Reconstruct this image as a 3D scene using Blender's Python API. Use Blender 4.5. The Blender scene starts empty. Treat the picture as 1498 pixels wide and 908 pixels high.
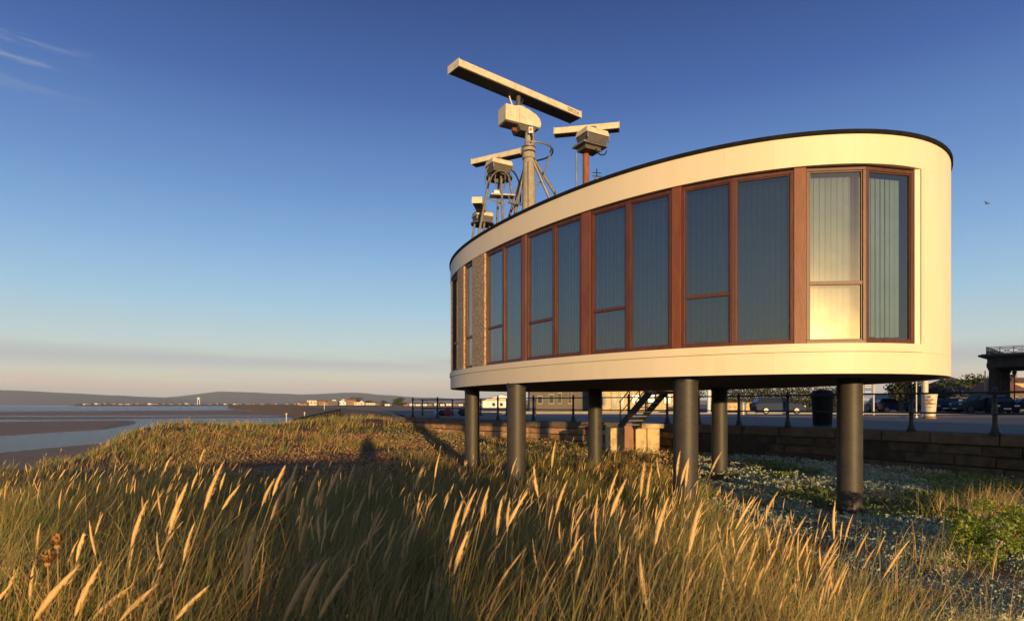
import bpy, bmesh, math, random
import numpy as np
from mathutils import Vector, Matrix
R = math.radians
rnd = random.Random(7)
rng = np.random.default_rng(11)
sc = bpy.context.scene
C = sc.collection

# ------------------------------------------------------------------ camera
EYE = 2.0
F = 880.0                                   # focal length in photo pixels (1498 wide)
cam = bpy.data.cameras.new('camera'); co = bpy.data.objects.new('camera', cam); C.objects.link(co)
co.location = (0, 0, EYE); co.rotation_euler = (R(90), 0, 0)
cam.sensor_width = 36; cam.lens = 36*F/1498; cam.shift_y = 138/1498
cam.clip_start = .05; cam.clip_end = 60000
cam.dof.use_dof = True; cam.dof.focus_distance = 10.5; cam.dof.aperture_fstop = 5.6
sc.camera = co

# ------------------------------------------------------------------ sky and sun
SUN_AZ, SUN_EL = R(13.4), R(3.6)            # right of straight-behind, above horizon
to_sun = Vector((math.sin(SUN_AZ)*math.cos(SUN_EL), -math.cos(SUN_AZ)*math.cos(SUN_EL), math.sin(SUN_EL)))
w = bpy.data.worlds.new('World'); sc.world = w; w.use_nodes = True
nt = w.node_tree; N = nt.nodes; L = nt.links; N.clear()
out = N.new('ShaderNodeOutputWorld'); bg = N.new('ShaderNodeBackground'); bg.inputs[1].default_value = .15
sky = N.new('ShaderNodeTexSky'); sky.sky_type = 'NISHITA'; sky.sun_disc = False
sky.sun_elevation = SUN_EL; sky.sun_rotation = math.atan2(to_sun.x, to_sun.y)
sky.altitude = 0; sky.air_density = 1.0; sky.dust_density = .6; sky.ozone_density = 2.2
tc = N.new('ShaderNodeTexCoord'); sep = N.new('ShaderNodeSeparateXYZ'); L.new(tc.outputs['Generated'], sep.inputs[0])
# thin cloud sheets: noise over bearing and elevation, stretched along the horizon
az = N.new('ShaderNodeMath'); az.operation = 'ARCTAN2'; L.new(sep.outputs[0], az.inputs[0]); L.new(sep.outputs[1], az.inputs[1])
el = N.new('ShaderNodeMath'); el.operation = 'ARCSINE'; L.new(sep.outputs[2], el.inputs[0])
def cloud(band_lo, band_mid, band_hi, sx, sz, lo, hi, seed, detail=6):
    cmb = N.new('ShaderNodeCombineXYZ'); L.new(az.outputs[0], cmb.inputs[0]); L.new(el.outputs[0], cmb.inputs[1]); cmb.inputs[2].default_value = seed
    mp = N.new('ShaderNodeMapping'); mp.inputs['Scale'].default_value = (sx, sz, 1); L.new(cmb.outputs[0], mp.inputs[0])
    nz = N.new('ShaderNodeTexNoise'); nz.inputs['Scale'].default_value = 1; nz.inputs['Detail'].default_value = detail; nz.inputs['Roughness'].default_value = .6
    L.new(mp.outputs[0], nz.inputs[0])
    r = N.new('ShaderNodeMapRange'); r.interpolation_type = 'SMOOTHSTEP'; r.inputs[1].default_value = lo; r.inputs[2].default_value = hi; L.new(nz.outputs[0], r.inputs[0])
    a = N.new('ShaderNodeMapRange'); a.interpolation_type = 'SMOOTHSTEP'; a.inputs[1].default_value = band_lo; a.inputs[2].default_value = band_mid; L.new(el.outputs[0], a.inputs[0])
    b = N.new('ShaderNodeMapRange'); b.interpolation_type = 'SMOOTHSTEP'; b.inputs[1].default_value = band_hi; b.inputs[2].default_value = band_mid; L.new(el.outputs[0], b.inputs[0])
    m = N.new('ShaderNodeMath'); m.operation = 'MULTIPLY'; L.new(a.outputs[0], m.inputs[0]); L.new(b.outputs[0], m.inputs[1])
    m2 = N.new('ShaderNodeMath'); m2.operation = 'MULTIPLY'; L.new(m.outputs[0], m2.inputs[0]); L.new(r.outputs[0], m2.inputs[1])
    return m2.outputs[0]
def mixcol(fac, a, b, amt=1.0):
    m = N.new('ShaderNodeMix'); m.data_type = 'RGBA'
    s = N.new('ShaderNodeMath'); s.operation = 'MULTIPLY'; L.new(fac, s.inputs[0]); s.inputs[1].default_value = amt
    L.new(s.outputs[0], m.inputs['Factor']); L.new(a, m.inputs['A'])
    if isinstance(b, tuple): m.inputs['B'].default_value = b
    else: L.new(b, m.inputs['B'])
    return m.outputs['Result']
# clear evening sky by height above the horizon, the same all round, over the physical sky
elv = N.new('ShaderNodeMapRange'); elv.inputs[1].default_value = 0; elv.inputs[2].default_value = R(90); L.new(el.outputs[0], elv.inputs[0])
rp = N.new('ShaderNodeValToRGB'); L.new(elv.outputs[0], rp.inputs[0])
stops = [(0,(.68,.60,.46)), (2,(.68,.645,.52)), (4.7,(.57,.66,.64)), (9,(.36,.57,.74)), (14,(.22,.41,.70)), (19,(.130,.27,.58)), (26.7,(.050,.120,.38)), (35,(.018,.048,.20)), (60,(.012,.034,.14))]
cr = rp.color_ramp; cr.elements[0].position = 0; cr.elements[0].color = (*stops[0][1], 1); cr.elements[1].position = stops[-1][0]/90; cr.elements[1].color = (*stops[-1][1], 1)
for e_, q_ in stops[1:-1]:
    k_ = cr.elements.new(e_/90); k_.color = (*q_, 1)
vm = N.new('ShaderNodeVectorMath'); vm.operation = 'SCALE'; vm.inputs['Scale'].default_value = 5.3; L.new(rp.outputs[0], vm.inputs[0])
base = N.new('ShaderNodeMix'); base.data_type = 'RGBA';  L.new(sky.outputs[0], base.inputs['A']); L.new(vm.outputs[0], base.inputs['B'])
dp = N.new('ShaderNodeVectorMath'); dp.operation = 'DOT_PRODUCT'; L.new(tc.outputs['Generated'], dp.inputs[0]); dp.inputs[1].default_value = (math.sin(SUN_AZ), -math.cos(SUN_AZ), 0)
dr2 = N.new('ShaderNodeMapRange'); dr2.interpolation_type = 'SMOOTHSTEP'; dr2.inputs[1].default_value = -.1; dr2.inputs[2].default_value = 1; dr2.inputs[3].default_value = .84; dr2.inputs[4].default_value = .5; L.new(dp.outputs['Value'], dr2.inputs[0]); L.new(dr2.outputs[0], base.inputs['Factor'])
c = base.outputs['Result']
c = mixcol(cloud(R(-1), R(.6), R(2.4), 2.2, 70, .34, .52, 3.1), c, (2.3, 2.15, 2.25, 1), .5)
c = mixcol(cloud(R(2.6), R(3.9), R(5.3), 1.0, 20, .34, .50, 2.2), c, (2.3, 2.3, 2.5, 1), .6)
c = mixcol(cloud(R(.8), R(1.8), R(3.0), 5.0, 44, .43, .56, 1.3), c, (3.6, 2.75, 2.4, 1), .75)
hi_ = cloud(R(21), R(24.3), R(27.5), 7, 60, .50, .66, 5.2)
ga = N.new('ShaderNodeMapRange'); ga.interpolation_type = 'SMOOTHSTEP'; ga.inputs[1].default_value = R(122); ga.inputs[2].default_value = R(131); L.new(az.outputs[0], ga.inputs[0])
# bearing measured from +x: only west of the dune
gb = N.new('ShaderNodeMath'); gb.operation = 'ARCTAN2'; L.new(sep.outputs[1], gb.inputs[0]); L.new(sep.outputs[0], gb.inputs[1]); L.new(gb.outputs[0], ga.inputs[0])
gm_ = N.new('ShaderNodeMath'); gm_.operation = 'MULTIPLY'; L.new(hi_, gm_.inputs[0]); L.new(ga.outputs[0], gm_.inputs[1])
c = mixcol(gm_.outputs[0], c, (2.0, 2.1, 2.5, 1), .42)
L.new(c, bg.inputs[0]); L.new(bg.outputs[0], out.inputs[0])

sl = bpy.data.lights.new('sun', 'SUN'); sl.energy = 5.0; sl.angle = R(.6); sl.color = (1, .665, .30)
so = bpy.data.objects.new('sun', sl); C.objects.link(so); so.rotation_euler = to_sun.to_track_quat('Z', 'Y').to_euler(); so.location = (5, -20, 30)
sc.view_settings.view_transform = 'Standard'; sc.view_settings.look = 'None'; sc.view_settings.exposure = .45; sc.view_settings.gamma = 1
sc.cycles.transparent_max_bounces = 24; sc.cycles.max_bounces = 8; sc.cycles.volume_bounces = 0

# ------------------------------------------------------------------ helpers
def P(px, py, d):
    """world point that stands at distance d and shows at photo pixel (px, py)"""
    return ((px-749)/F*d, d, EYE-(py-592)/F*d)
def X_(px, d): return (px-749)/F*d
def Z_(py, d): return EYE-(py-592)/F*d

class MB:
    def __init__(s): s.v = []; s.f = []
    def add(s, vs, fs):
        o = len(s.v); s.v += [tuple(p) for p in vs]; s.f += [tuple(i+o for i in f) for f in fs]; return s
    def hexa(s, p):   # 8 points: bottom 4 ccw, top 4 ccw
        return s.add(p, [(3,2,1,0),(4,5,6,7),(0,1,5,4),(1,2,6,5),(2,3,7,6),(3,0,4,7)])
    def box(s, x0, x1, y0, y1, z0, z1):
        return s.hexa([(x0,y0,z0),(x1,y0,z0),(x1,y1,z0),(x0,y1,z0),(x0,y0,z1),(x1,y0,z1),(x1,y1,z1),(x0,y1,z1)])
    def obox(s, c, ax, ay, az):   # centre and three half-axis vectors
        c = Vector(c); ax = Vector(ax); ay = Vector(ay); az = Vector(az)
        return s.hexa([c-ax-ay-az, c+ax-ay-az, c+ax+ay-az, c-ax+ay-az, c-ax-ay+az, c+ax-ay+az, c+ax+ay+az, c-ax+ay+az])
    def beam(s, a, b, w, h, up=(0,0,1)):
        a = Vector(a); b = Vector(b); d = (b-a); u = Vector(up)
        sd = d.cross(u).normalized(); u2 = sd.cross(d).normalized()
        return s.obox((a+b)/2, d/2, sd*w/2, u2*h/2)
    def tube(s, pts, r, n=8, caps=True):
        pts = [Vector(p) for p in pts]; rs = r if isinstance(r, (list, tuple)) else [r]*len(pts)
        o = len(s.v); prev = None
        for i, p in enumerate(pts):
            t = (pts[min(i+1, len(pts)-1)]-pts[max(i-1, 0)]).normalized()
            if prev is None:
                a = Vector((0,0,1)) if abs(t.z) < .9 else Vector((1,0,0)); u = t.cross(a).normalized()
            else: u = (prev-t*prev.dot(t)).normalized()
            prev = u; v = t.cross(u)
            for k in range(n):
                an = 2*math.pi*k/n; s.v.append(tuple(p+(u*math.cos(an)+v*math.sin(an))*rs[i]))
        for i in range(len(pts)-1):
            for k in range(n):
                a = o+i*n+k; b = o+i*n+(k+1) % n; s.f.append((a, b, b+n, a+n))
        if caps:
            s.f.append(tuple(o+k for k in range(n-1, -1, -1))); s.f.append(tuple(o+(len(pts)-1)*n+k for k in range(n)))
        return s
    def prism(s, poly, z0, z1):   # poly ccw list of xy
        n = len(poly); o = len(s.v)
        s.v += [(x, y, z0) for x, y in poly]+[(x, y, z1) for x, y in poly]
        s.f.append(tuple(o+n-1-i for i in range(n))); s.f.append(tuple(o+n+i for i in range(n)))
        for i in range(n): j = (i+1) % n; s.f.append((o+i, o+j, o+n+j, o+n+i))
        return s
    def lathe(s, base, prof, n=12):   # prof: list of (r, z)
        o = len(s.v); bx, by, bz = base
        for r, z in prof:
            for k in range(n): a = 2*math.pi*k/n; s.v.append((bx+r*math.cos(a), by+r*math.sin(a), bz+z))
        for i in range(len(prof)-1):
            for k in range(n): a = o+i*n+k; b = o+i*n+(k+1) % n; s.f.append((a, b, b+n, a+n))
        s.f.append(tuple(o+k for k in range(n-1, -1, -1))); s.f.append(tuple(o+(len(prof)-1)*n+k for k in range(n)))
        return s
    def ball(s, c, rx, ry=None, rz=None, n=8, m=6):
        ry = ry or rx; rz = rz or rx; o = len(s.v)
        s.v.append((c[0], c[1], c[2]-rz))
        for i in range(1, m):
            ph = math.pi*i/m
            for k in range(n): a = 2*math.pi*k/n; s.v.append((c[0]+rx*math.sin(ph)*math.cos(a), c[1]+ry*math.sin(ph)*math.sin(a), c[2]-rz*math.cos(ph)))
        s.v.append((c[0], c[1], c[2]+rz)); top = len(s.v)-1
        for k in range(n): s.f.append((o, o+1+(k+1) % n, o+1+k)); s.f.append((top, top-n+k, top-n+(k+1) % n))
        for i in range(m-2):
            for k in range(n): a = o+1+i*n+k; b = o+1+i*n+(k+1) % n; s.f.append((a, b, b+n, a+n))
        return s
    def build(s, name, m, parent=None, smooth=None, bevel=0):
        off = origin(parent) if parent else Vector((0,0,0))
        me = bpy.data.meshes.new(name); me.from_pydata([(x-off.x, y-off.y, z-off.z) for x, y, z in s.v], [], s.f)
        me.materials.append(m)
        if smooth:
            me.polygons.foreach_set('use_smooth', [True]*len(me.polygons)); me.set_sharp_from_angle(angle=R(smooth))
        me.update()
        o = bpy.data.objects.new(name, me); C.objects.link(o)
        if parent: o.parent = parent
        if bevel:
            b = o.modifiers.new('bevel', 'BEVEL'); b.width = bevel; b.segments = 2; b.limit_method = 'ANGLE'; b.angle_limit = R(35)
        return o
def origin(o):
    v = Vector((0,0,0))
    while o: v += o.location; o = o.parent
    return v
def tag(o, label=None, cat=None, group=None, kind=None):
    if label: o['label'] = label
    if cat: o['category'] = cat
    if group: o['group'] = group
    if kind: o['kind'] = kind
    return o
def thing(name, loc, label, cat, group=None):
    o = bpy.data.objects.new(name, None); C.objects.link(o); o.location = loc; o.empty_display_size = .2
    return tag(o, label, cat, group)
def copy_tree(o, parent=None):
    c = o.copy(); C.objects.link(c)
    if parent: c.parent = parent
    for ch in KIDS(o): copy_tree(ch, c)
    return c
def KIDS(o): return list(o.children)
def npmesh(name, verts, faces, m, smooth=False, attr=None):
    """verts (n,3), faces (k,4) or (k,3) numpy"""
    me = bpy.data.meshes.new(name); k, n = faces.shape
    me.vertices.add(len(verts)); me.vertices.foreach_set('co', verts.astype(np.float32).ravel())
    me.loops.add(k*n); me.loops.foreach_set('vertex_index', faces.astype(np.int32).ravel())
    me.polygons.add(k); me.polygons.foreach_set('loop_start', np.arange(0, k*n, n, dtype=np.int32)); me.polygons.foreach_set('loop_total', np.full(k, n, dtype=np.int32))
    if smooth: me.polygons.foreach_set('use_smooth', np.ones(k, dtype=bool))
    me.materials.append(m)
    if attr is not None:
        a = me.color_attributes.new('tint', 'FLOAT_COLOR', 'POINT'); rgba = np.ones((len(verts), 4), np.float32); rgba[:, :3] = attr; a.data.foreach_set('color', rgba.ravel())
    me.update(calc_edges=True); me.validate()
    o = bpy.data.objects.new(name, me); C.objects.link(o); return o

def mat(name, c1, c2=None, scale=6, rough=.6, metal=0, bump=0, bscale=60, stretch=(1,1,1), lo=.35, hi=.65, attr=False, trans=0, detail=5, c3=None, s3=30, spec=.5, coat=0, rand=0):
    m = bpy.data.materials.new(name); m.use_nodes = True; n = m.node_tree.nodes; l = m.node_tree.links
    b = n['Principled BSDF']; b.inputs['Roughness'].default_value = rough; b.inputs['Metallic'].default_value = metal
    b.inputs['Specular IOR Level'].default_value = spec
    if coat: b.inputs['Coat Weight'].default_value = coat; b.inputs['Coat Roughness'].default_value = .05
    g = n.new('ShaderNodeNewGeometry'); mp = n.new('ShaderNodeMapping'); mp.inputs['Scale'].default_value = stretch; l.new(g.outputs['Position'], mp.inputs[0])
    col = None
    def nz(sc_, lo_, hi_, dt=detail):
        t = n.new('ShaderNodeTexNoise'); t.inputs['Scale'].default_value = sc_; t.inputs['Detail'].default_value = dt; t.inputs['Roughness'].default_value = .6; l.new(mp.outputs[0], t.inputs[0])
        r = n.new('ShaderNodeMapRange'); r.inputs[1].default_value = lo_; r.inputs[2].default_value = hi_; l.new(t.outputs[0], r.inputs[0]); return r.outputs[0]
    def mix(f, a, bb):
        x = n.new('ShaderNodeMix'); x.data_type = 'RGBA'; l.new(f, x.inputs['Factor'])
        for s_, q in (('A', a), ('B', bb)):
            if isinstance(q, tuple): x.inputs[s_].default_value = (*q, 1)
            else: l.new(q, x.inputs[s_])
        return x.outputs['Result']
    if c2: col = mix(nz(scale, lo, hi), c1, c2)
    if c3: col = mix(nz(s3, .52, .7), col, c3)
    if attr:
        a = n.new('ShaderNodeAttribute'); a.attribute_name = 'tint'; col = a.outputs['Color']
    if rand:
        oi = n.new('ShaderNodeObjectInfo'); rr2 = n.new('ShaderNodeMapRange'); rr2.inputs[3].default_value = 1-rand; rr2.inputs[4].default_value = 1+rand; l.new(oi.outputs['Random'], rr2.inputs[0])
        hs2 = n.new('ShaderNodeHueSaturation'); l.new(rr2.outputs[0], hs2.inputs['Value']); l.new(col, hs2.inputs['Color']); col = hs2.outputs[0]
    if col is not None: l.new(col, b.inputs['Base Color'])
    else: b.inputs['Base Color'].default_value = (*c1, 1)
    if bump:
        t = n.new('ShaderNodeTexNoise'); t.inputs['Scale'].default_value = bscale; t.inputs['Detail'].default_value = 6; l.new(mp.outputs[0], t.inputs[0])
        bp = n.new('ShaderNodeBump'); bp.inputs['Strength'].default_value = min(1, bump); bp.inputs['Distance'].default_value = .02; l.new(t.outputs[0], bp.inputs['Height']); l.new(bp.outputs[0], b.inputs['Normal'])
    if trans:
        tr = n.new('ShaderNodeBsdfTranslucent'); mx = n.new('ShaderNodeMixShader'); mx.inputs[0].default_value = trans
        if col is not None: l.new(col, tr.inputs[0])
        else: tr.inputs[0].default_value = (*c1, 1)
        o_ = n['Material Output']; l.new(b.outputs[0], mx.inputs[1]); l.new(tr.outputs[0], mx.inputs[2]); l.new(mx.outputs[0], o_.inputs[0])
    return m

def vnoise(x, y, s, seed=0):
    """smooth value noise, numpy"""
    x = np.asarray(x, float)/s+seed*17.3; y = np.asarray(y, float)/s+seed*9.1
    xi = np.floor(x); yi = np.floor(y); fx = x-xi; fy = y-yi; fx = fx*fx*(3-2*fx); fy = fy*fy*(3-2*fy)
    def h(a, b): q = np.sin(a*127.1+b*311.7+seed*74.7)*43758.5453; return q-np.floor(q)
    return (h(xi, yi)*(1-fx)+h(xi+1, yi)*fx)*(1-fy)+(h(xi, yi+1)*(1-fx)+h(xi+1, yi+1)*fx)*fy
def fbm(x, y, s, seed=0, o=4):
    r = 0; a = .5; t = 0
    for i in range(o): r = r+a*vnoise(x, y, s/2**i, seed+i); t += a; a *= .5
    return r/t
def sst(x, a, b): t = np.clip((x-a)/(b-a), 0, 1); return t*t*(3-2*t)

# ------------------------------------------------------------------ materials
M = {}
M['cream'] = mat('cream_render', (.84,.72,.52), (.79,.67,.48), .9, .55, bump=.06, bscale=25, c3=(.77,.67,.455), s3=2.2, stretch=(1,1,.25))
M['trim'] = mat('black_roof_trim', (.008,.008,.010), (.016,.016,.017), 8, .85, bump=.3, spec=.15)
M['wood'] = mat('red_brown_wood', (.115,.036,.020), (.075,.023,.013), 14, .45, stretch=(1,1,.15), bump=.15, bscale=50)
M['post'] = mat('red_brown_post', (.23,.072,.020), (.16,.045,.015), 9, .45, stretch=(1,1,.2), bump=.1)
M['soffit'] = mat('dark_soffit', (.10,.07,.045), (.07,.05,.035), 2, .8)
M['pebble'] = mat('pebble_dash', (.62,.47,.30), (.24,.15,.085), 24, .8, bump=1, bscale=70, detail=2)
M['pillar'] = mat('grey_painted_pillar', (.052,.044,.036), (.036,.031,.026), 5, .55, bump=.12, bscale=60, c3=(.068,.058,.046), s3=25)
M['blind'] = mat('blind_fabric', (.50,.53,.54), (.43,.46,.48), 3, .8, trans=.15)
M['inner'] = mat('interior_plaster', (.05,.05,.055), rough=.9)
M['steel'] = mat('grey_steel', (.32,.29,.25), (.20,.18,.16), 8, .45, metal=.3, bump=.1)
M['darkmetal'] = mat('black_metal', (.015,.015,.017), (.03,.03,.03), 12, .5, bump=.2)
M['scanner'] = mat('scanner_cream_paint', (.72,.64,.47), (.62,.54,.39), 5, .5, c3=(.54,.44,.29), s3=7, bump=.05)
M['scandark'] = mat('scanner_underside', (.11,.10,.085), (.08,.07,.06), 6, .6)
M['concrete'] = mat('mast_concrete', (.40,.35,.27), (.30,.26,.20), 6, .8, bump=.3, c3=(.24,.22,.16), s3=14)
M['plinth'] = mat('plinth_concrete', (.64,.50,.27), (.52,.40,.21), 3, .85, bump=.4, c3=(.30,.17,.08), s3=3)
M['rust'] = mat('rusty_pole', (.32,.10,.03), (.22,.075,.03), 12, .8, bump=.4, stretch=(1,1,.4))
M['orange'] = mat('orange_switch', (.62,.12,.04), rough=.5)
M['white'] = mat('white_paint', (.78,.76,.72), (.70,.68,.64), 4, .5)
M['ink'] = mat('dark_lettering', (.03,.03,.03), rough=.7)
M['stone'] = mat('sea_wall_stone', (.125,.09,.058), (.06,.045,.03), 3.2, .9, bump=1, bscale=9, c3=(.06,.068,.03), s3=1.7, rand=.35)
M['redstone'] = mat('reddish_wall_stone', (.44,.24,.12), (.26,.14,.07), 4, .9, bump=1, bscale=10, c3=(.42,.30,.15), s3=3, rand=.35)
M['mortar'] = mat('wall_mortar', (.07,.055,.04), (.05,.04,.03), 5, .95, bump=.6)
M['coping'] = mat('coping_stone', (.18,.13,.088), (.11,.082,.055), 2.5, .9, bump=.7, bscale=16, c3=(.09,.09,.045), s3=3)
M['paving'] = mat('promenade_paving', (.135,.12,.105), (.105,.095,.085), 1.2, .8, bump=.15, bscale=20)
M['asphalt'] = mat('asphalt', (.055,.055,.058), (.045,.045,.047), 1.5, .85, bump=.2, bscale=50)
M['kerb'] = mat('kerb_stone', (.32,.29,.25), (.26,.24,.21), 2, .8, bump=.2)
M['brick'] = mat('warm_brick', (.34,.19,.11), (.27,.15,.09), 3, .85, bump=.2)
M['slate'] = mat('roof_slate', (.10,.085,.075), (.07,.06,.055), .8, .7, bump=.3)
M['tileroof'] = mat('roof_tile', (.26,.12,.075), (.20,.09,.06), .8, .8, bump=.2)
M['render'] = mat('pale_render', (.66,.60,.47), (.58,.52,.40), .6, .7)
M['rendergrey'] = mat('grey_render', (.15,.125,.10), (.115,.095,.078), .9, .8, bump=.1)
M['winframe'] = mat('far_window_frame', (.34,.32,.28), rough=.6)
M['winglass'] = mat('far_window_glass', (.03,.035,.04), rough=.12)
M['teal'] = mat('teal_paint', (.05,.10,.095), rough=.5)
M['sandstone'] = mat('shade_toned_portico_stone', (.060,.050,.040), (.040,.034,.027), 1.2, .9, bump=.4)  # portico shade put into the stone colour
M['bark'] = mat('bark', (.10,.075,.05), (.06,.045,.035), 8, .9, bump=.6)
M['leaf'] = mat('tree_leaf', (.07,.085,.03), (.10,.10,.035), 1.5, .6, trans=.25)
M['leafdark'] = mat('dark_hedge_leaf', (.045,.06,.022), (.07,.075,.03), 1.2, .6, trans=.2)
M['tint'] = mat('grass_blade', (.2,.2,.1), attr=True, rough=.45, trans=.20, spec=.4)
M['seed'] = mat('seed_head', (.5,.4,.2), attr=True, rough=.75, trans=.10, bump=.4, bscale=260)
M['tyre'] = mat('tyre_rubber', (.015,.015,.015), rough=.8)
M['rim'] = mat('wheel_rim', (.16,.16,.17), rough=.4, metal=.3)
M['carglass'] = mat('car_glass', (.02,.025,.03), rough=.06, spec=.8)
M['lamp'] = mat('headlamp_glass', (.65,.65,.62), rough=.15, spec=.8)
M['plate'] = mat('number_plate', (.75,.72,.6), rough=.5)
M['plastic'] = mat('dark_plastic', (.012,.012,.013), rough=.7, spec=.2)

def glass_mat(name, tint, rough2=.22, w2=.019, refl=1.0):
    m = bpy.data.materials.new(name); m.use_nodes = True; n = m.node_tree.nodes; l = m.node_tree.links; n.clear()
    o = n.new('ShaderNodeOutputMaterial'); t = n.new('ShaderNodeBsdfTransparent'); t.inputs[0].default_value = (*tint, 1)
    g = n.new('ShaderNodeBsdfGlossy'); g.inputs['Roughness'].default_value = .015; g.inputs[0].default_value = (.95,.97,1,1)
    d = n.new('ShaderNodeBsdfGlossy'); d.inputs['Roughness'].default_value = rough2; d.inputs[0].default_value = (1,.86,.55,1)  # gold tint in this rough lobe paints in the warm sun glow
    dd = n.new('ShaderNodeBsdfDiffuse'); dd.inputs[0].default_value = (.5,.5,.48,1)
    fr = n.new('ShaderNodeFresnel'); fr.inputs[0].default_value = 1.75
    gm = n.new('ShaderNodeNewGeometry'); nz = n.new('ShaderNodeTexNoise'); nz.inputs['Scale'].default_value = 1.3; l.new(gm.outputs['Position'], nz.inputs[0])
    bp = n.new('ShaderNodeBump'); bp.inputs['Strength'].default_value = .12; bp.inputs['Distance'].default_value = .010; l.new(nz.outputs[0], bp.inputs['Height']); l.new(bp.outputs[0], g.inputs['Normal'])
    nz2 = n.new('ShaderNodeTexNoise'); nz2.inputs['Scale'].default_value = 3; nz2.inputs['Detail'].default_value = 8; l.new(gm.outputs['Position'], nz2.inputs[0])
    mr = n.new('ShaderNodeMapRange'); mr.inputs[1].default_value = .3; mr.inputs[2].default_value = .75; mr.inputs[3].default_value = w2*.85; mr.inputs[4].default_value = w2*1.25; l.new(nz2.outputs[0], mr.inputs[0])
    a = n.new('ShaderNodeMixShader'); ml = n.new('ShaderNodeMath'); ml.operation = 'MULTIPLY'; ml.inputs[1].default_value = refl; l.new(fr.outputs[0], ml.inputs[0])
    l.new(ml.outputs[0], a.inputs[0]); l.new(t.outputs[0], a.inputs[1]); l.new(g.outputs[0], a.inputs[2])
    b = n.new('ShaderNodeMixShader'); l.new(mr.outputs[0], b.inputs[0]); l.new(a.outputs[0], b.inputs[1]); l.new(d.outputs[0], b.inputs[2])
    c_ = n.new('ShaderNodeMixShader'); c_.inputs[0].default_value = .02; l.new(b.outputs[0], c_.inputs[1]); l.new(dd.outputs[0], c_.inputs[2])
    l.new(c_.outputs[0], o.inputs[0]); return m
M['glass'] = glass_mat('tinted_window_glass', (.56,.66,.68), refl=1.6)

# ------------------------------------------------------------------ terrain heights
SEA = -2.2
WALL = [(13.6,-40),(14.3,-20),(15.6,-6),(16.6,2),(16.3,8),(14.7,12.3),(12.6,15.9),(11.0,18.7),(9.5,20.9),(8.3,22.7),(5.8,25.2),(2.9,27.9),(-.8,31.1),(-3.6,34.3),(-6.3,37.6),(-7.7,39.4)]
EDGE = WALL+[(-8.3,43),(-10.5,52),(-18,78),(-36,125),(-72,210),(-190,430),(-330,700)]
WX = np.array([p[0] for p in EDGE]); WY = np.array([p[1] for p in EDGE])
def wall_x(Y): return np.interp(Y, WY, WX)
PROM = 1.23
def zt(X, Y):
    X = np.asarray(X, float); Y = np.asarray(Y, float)
    d = np.hypot(X, Y)
    # sand round the radar station, rising to the dune the photographer stands on
    z = .10+.62*np.exp(-((X+.3)**2/(2*4.5**2)+(Y+.3)**2/(2*3.6**2)))
    z = z+.30*np.exp(-((X+6)**2/(2*3.**2)+(Y-6)**2/(2*3.2**2)))
    z = z+1.36*np.exp(-((X-13.2)**2/(2*1.7**2)+(Y+13)**2/(2*6**2)))        # unseen hummock added behind, to the right, to shade the ground there
    z = z+.25*np.exp(-((X+.2)**2/(2*2.6**2)+(Y+6.0)**2/(2*1.8**2)))      # dune behind the photographer
    z = z+.95*np.exp(-((X+9.5)**2/(2*4.2**2)+(Y-40)**2/(2*6**2)))         # crest by the end of the wall
    z = z+.42*np.exp(-((X+17)**2/(2*4**2)+(Y-33)**2/(2*6**2)))
    z = z+.55*np.exp(-((X+21.5)**2/(2*2.4**2)+(Y-39)**2/(2*5**2)))
    z = z+.15*np.exp(-((X+3)**2/(2*5**2)+(Y-29)**2/(2*3.5**2)))
    z = z-.25*np.exp(-((X+11)**2/(2*4**2)+(Y-19)**2/(2*4**2)))
    z = z+.10*(fbm(X, Y, 3.0, 2)-.5)+.05*(fbm(X, Y, .7, 5, 2)-.5)
    # beach to the left and beyond
    u = X/np.maximum(Y, 1)
    xe = np.interp(Y, [-60, 0, 8, 16, 24, 34, 44, 52], [-26, -20, -17, -15.2, -17, -22, -23.5, -15])+1.2*(fbm(X, Y, 5, 8)-.5)
    m = sst(X, xe-2.5, xe+1.5)*(1-sst(Y, 44, 53)*sst(-X, 2, 12))
    dist = np.maximum(d, 1)
    wl = np.interp(u, [-3, -.85, -.68, -.62, -.5, -.4, -.3], [62, 70, 80, 88, 112, 128, 140])
    front = -.35+(SEA+.35)*np.clip((dist-20)/(wl-20), 0, 1)+.05*(fbm(X, Y, 6, 3)-.5)+.02*(fbm(X, Y, 1.2, 4)-.5)
    far = np.interp(u, [-3, -.85, -.68, -.62, -.6, 0], [108, 102, 119, 150, 186, 190])
    bar = SEA-.16+.42*sst(dist, far-3, far+14)*(1-sst(dist, 182, 200))*sst(-u, .60, .66)
    rib = SEA+.05+1.0*(fbm(X*.22, Y, 22, 6, 4)-.47)*sst(dist, 195, 230)*(1-sst(dist, 480, 640))-.25*(1-sst(dist, 200, 215))-.4*sst(dist, 480, 640)
    bz = np.where(dist < wl, front, np.where(dist < 201, bar, rib))
    z = z*m+bz*(1-m)
    # land behind the sea wall
    lw = sst(X-wall_x(Y), .25, .75)
    z = z*(1-lw)+(PROM-.35)*lw
    # far shore and town
    lf = sst(u, -.40, -.30)*sst(dist, 640, 760)
    z = z*(1-lf)+(.2+1.0*sst(dist, 700, 1100))*lf
    lf2 = sst(u, -.74, -.70)*sst(dist, 2300, 2600)
    z = z*(1-lf2)+3.0*lf2
    return z
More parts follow.
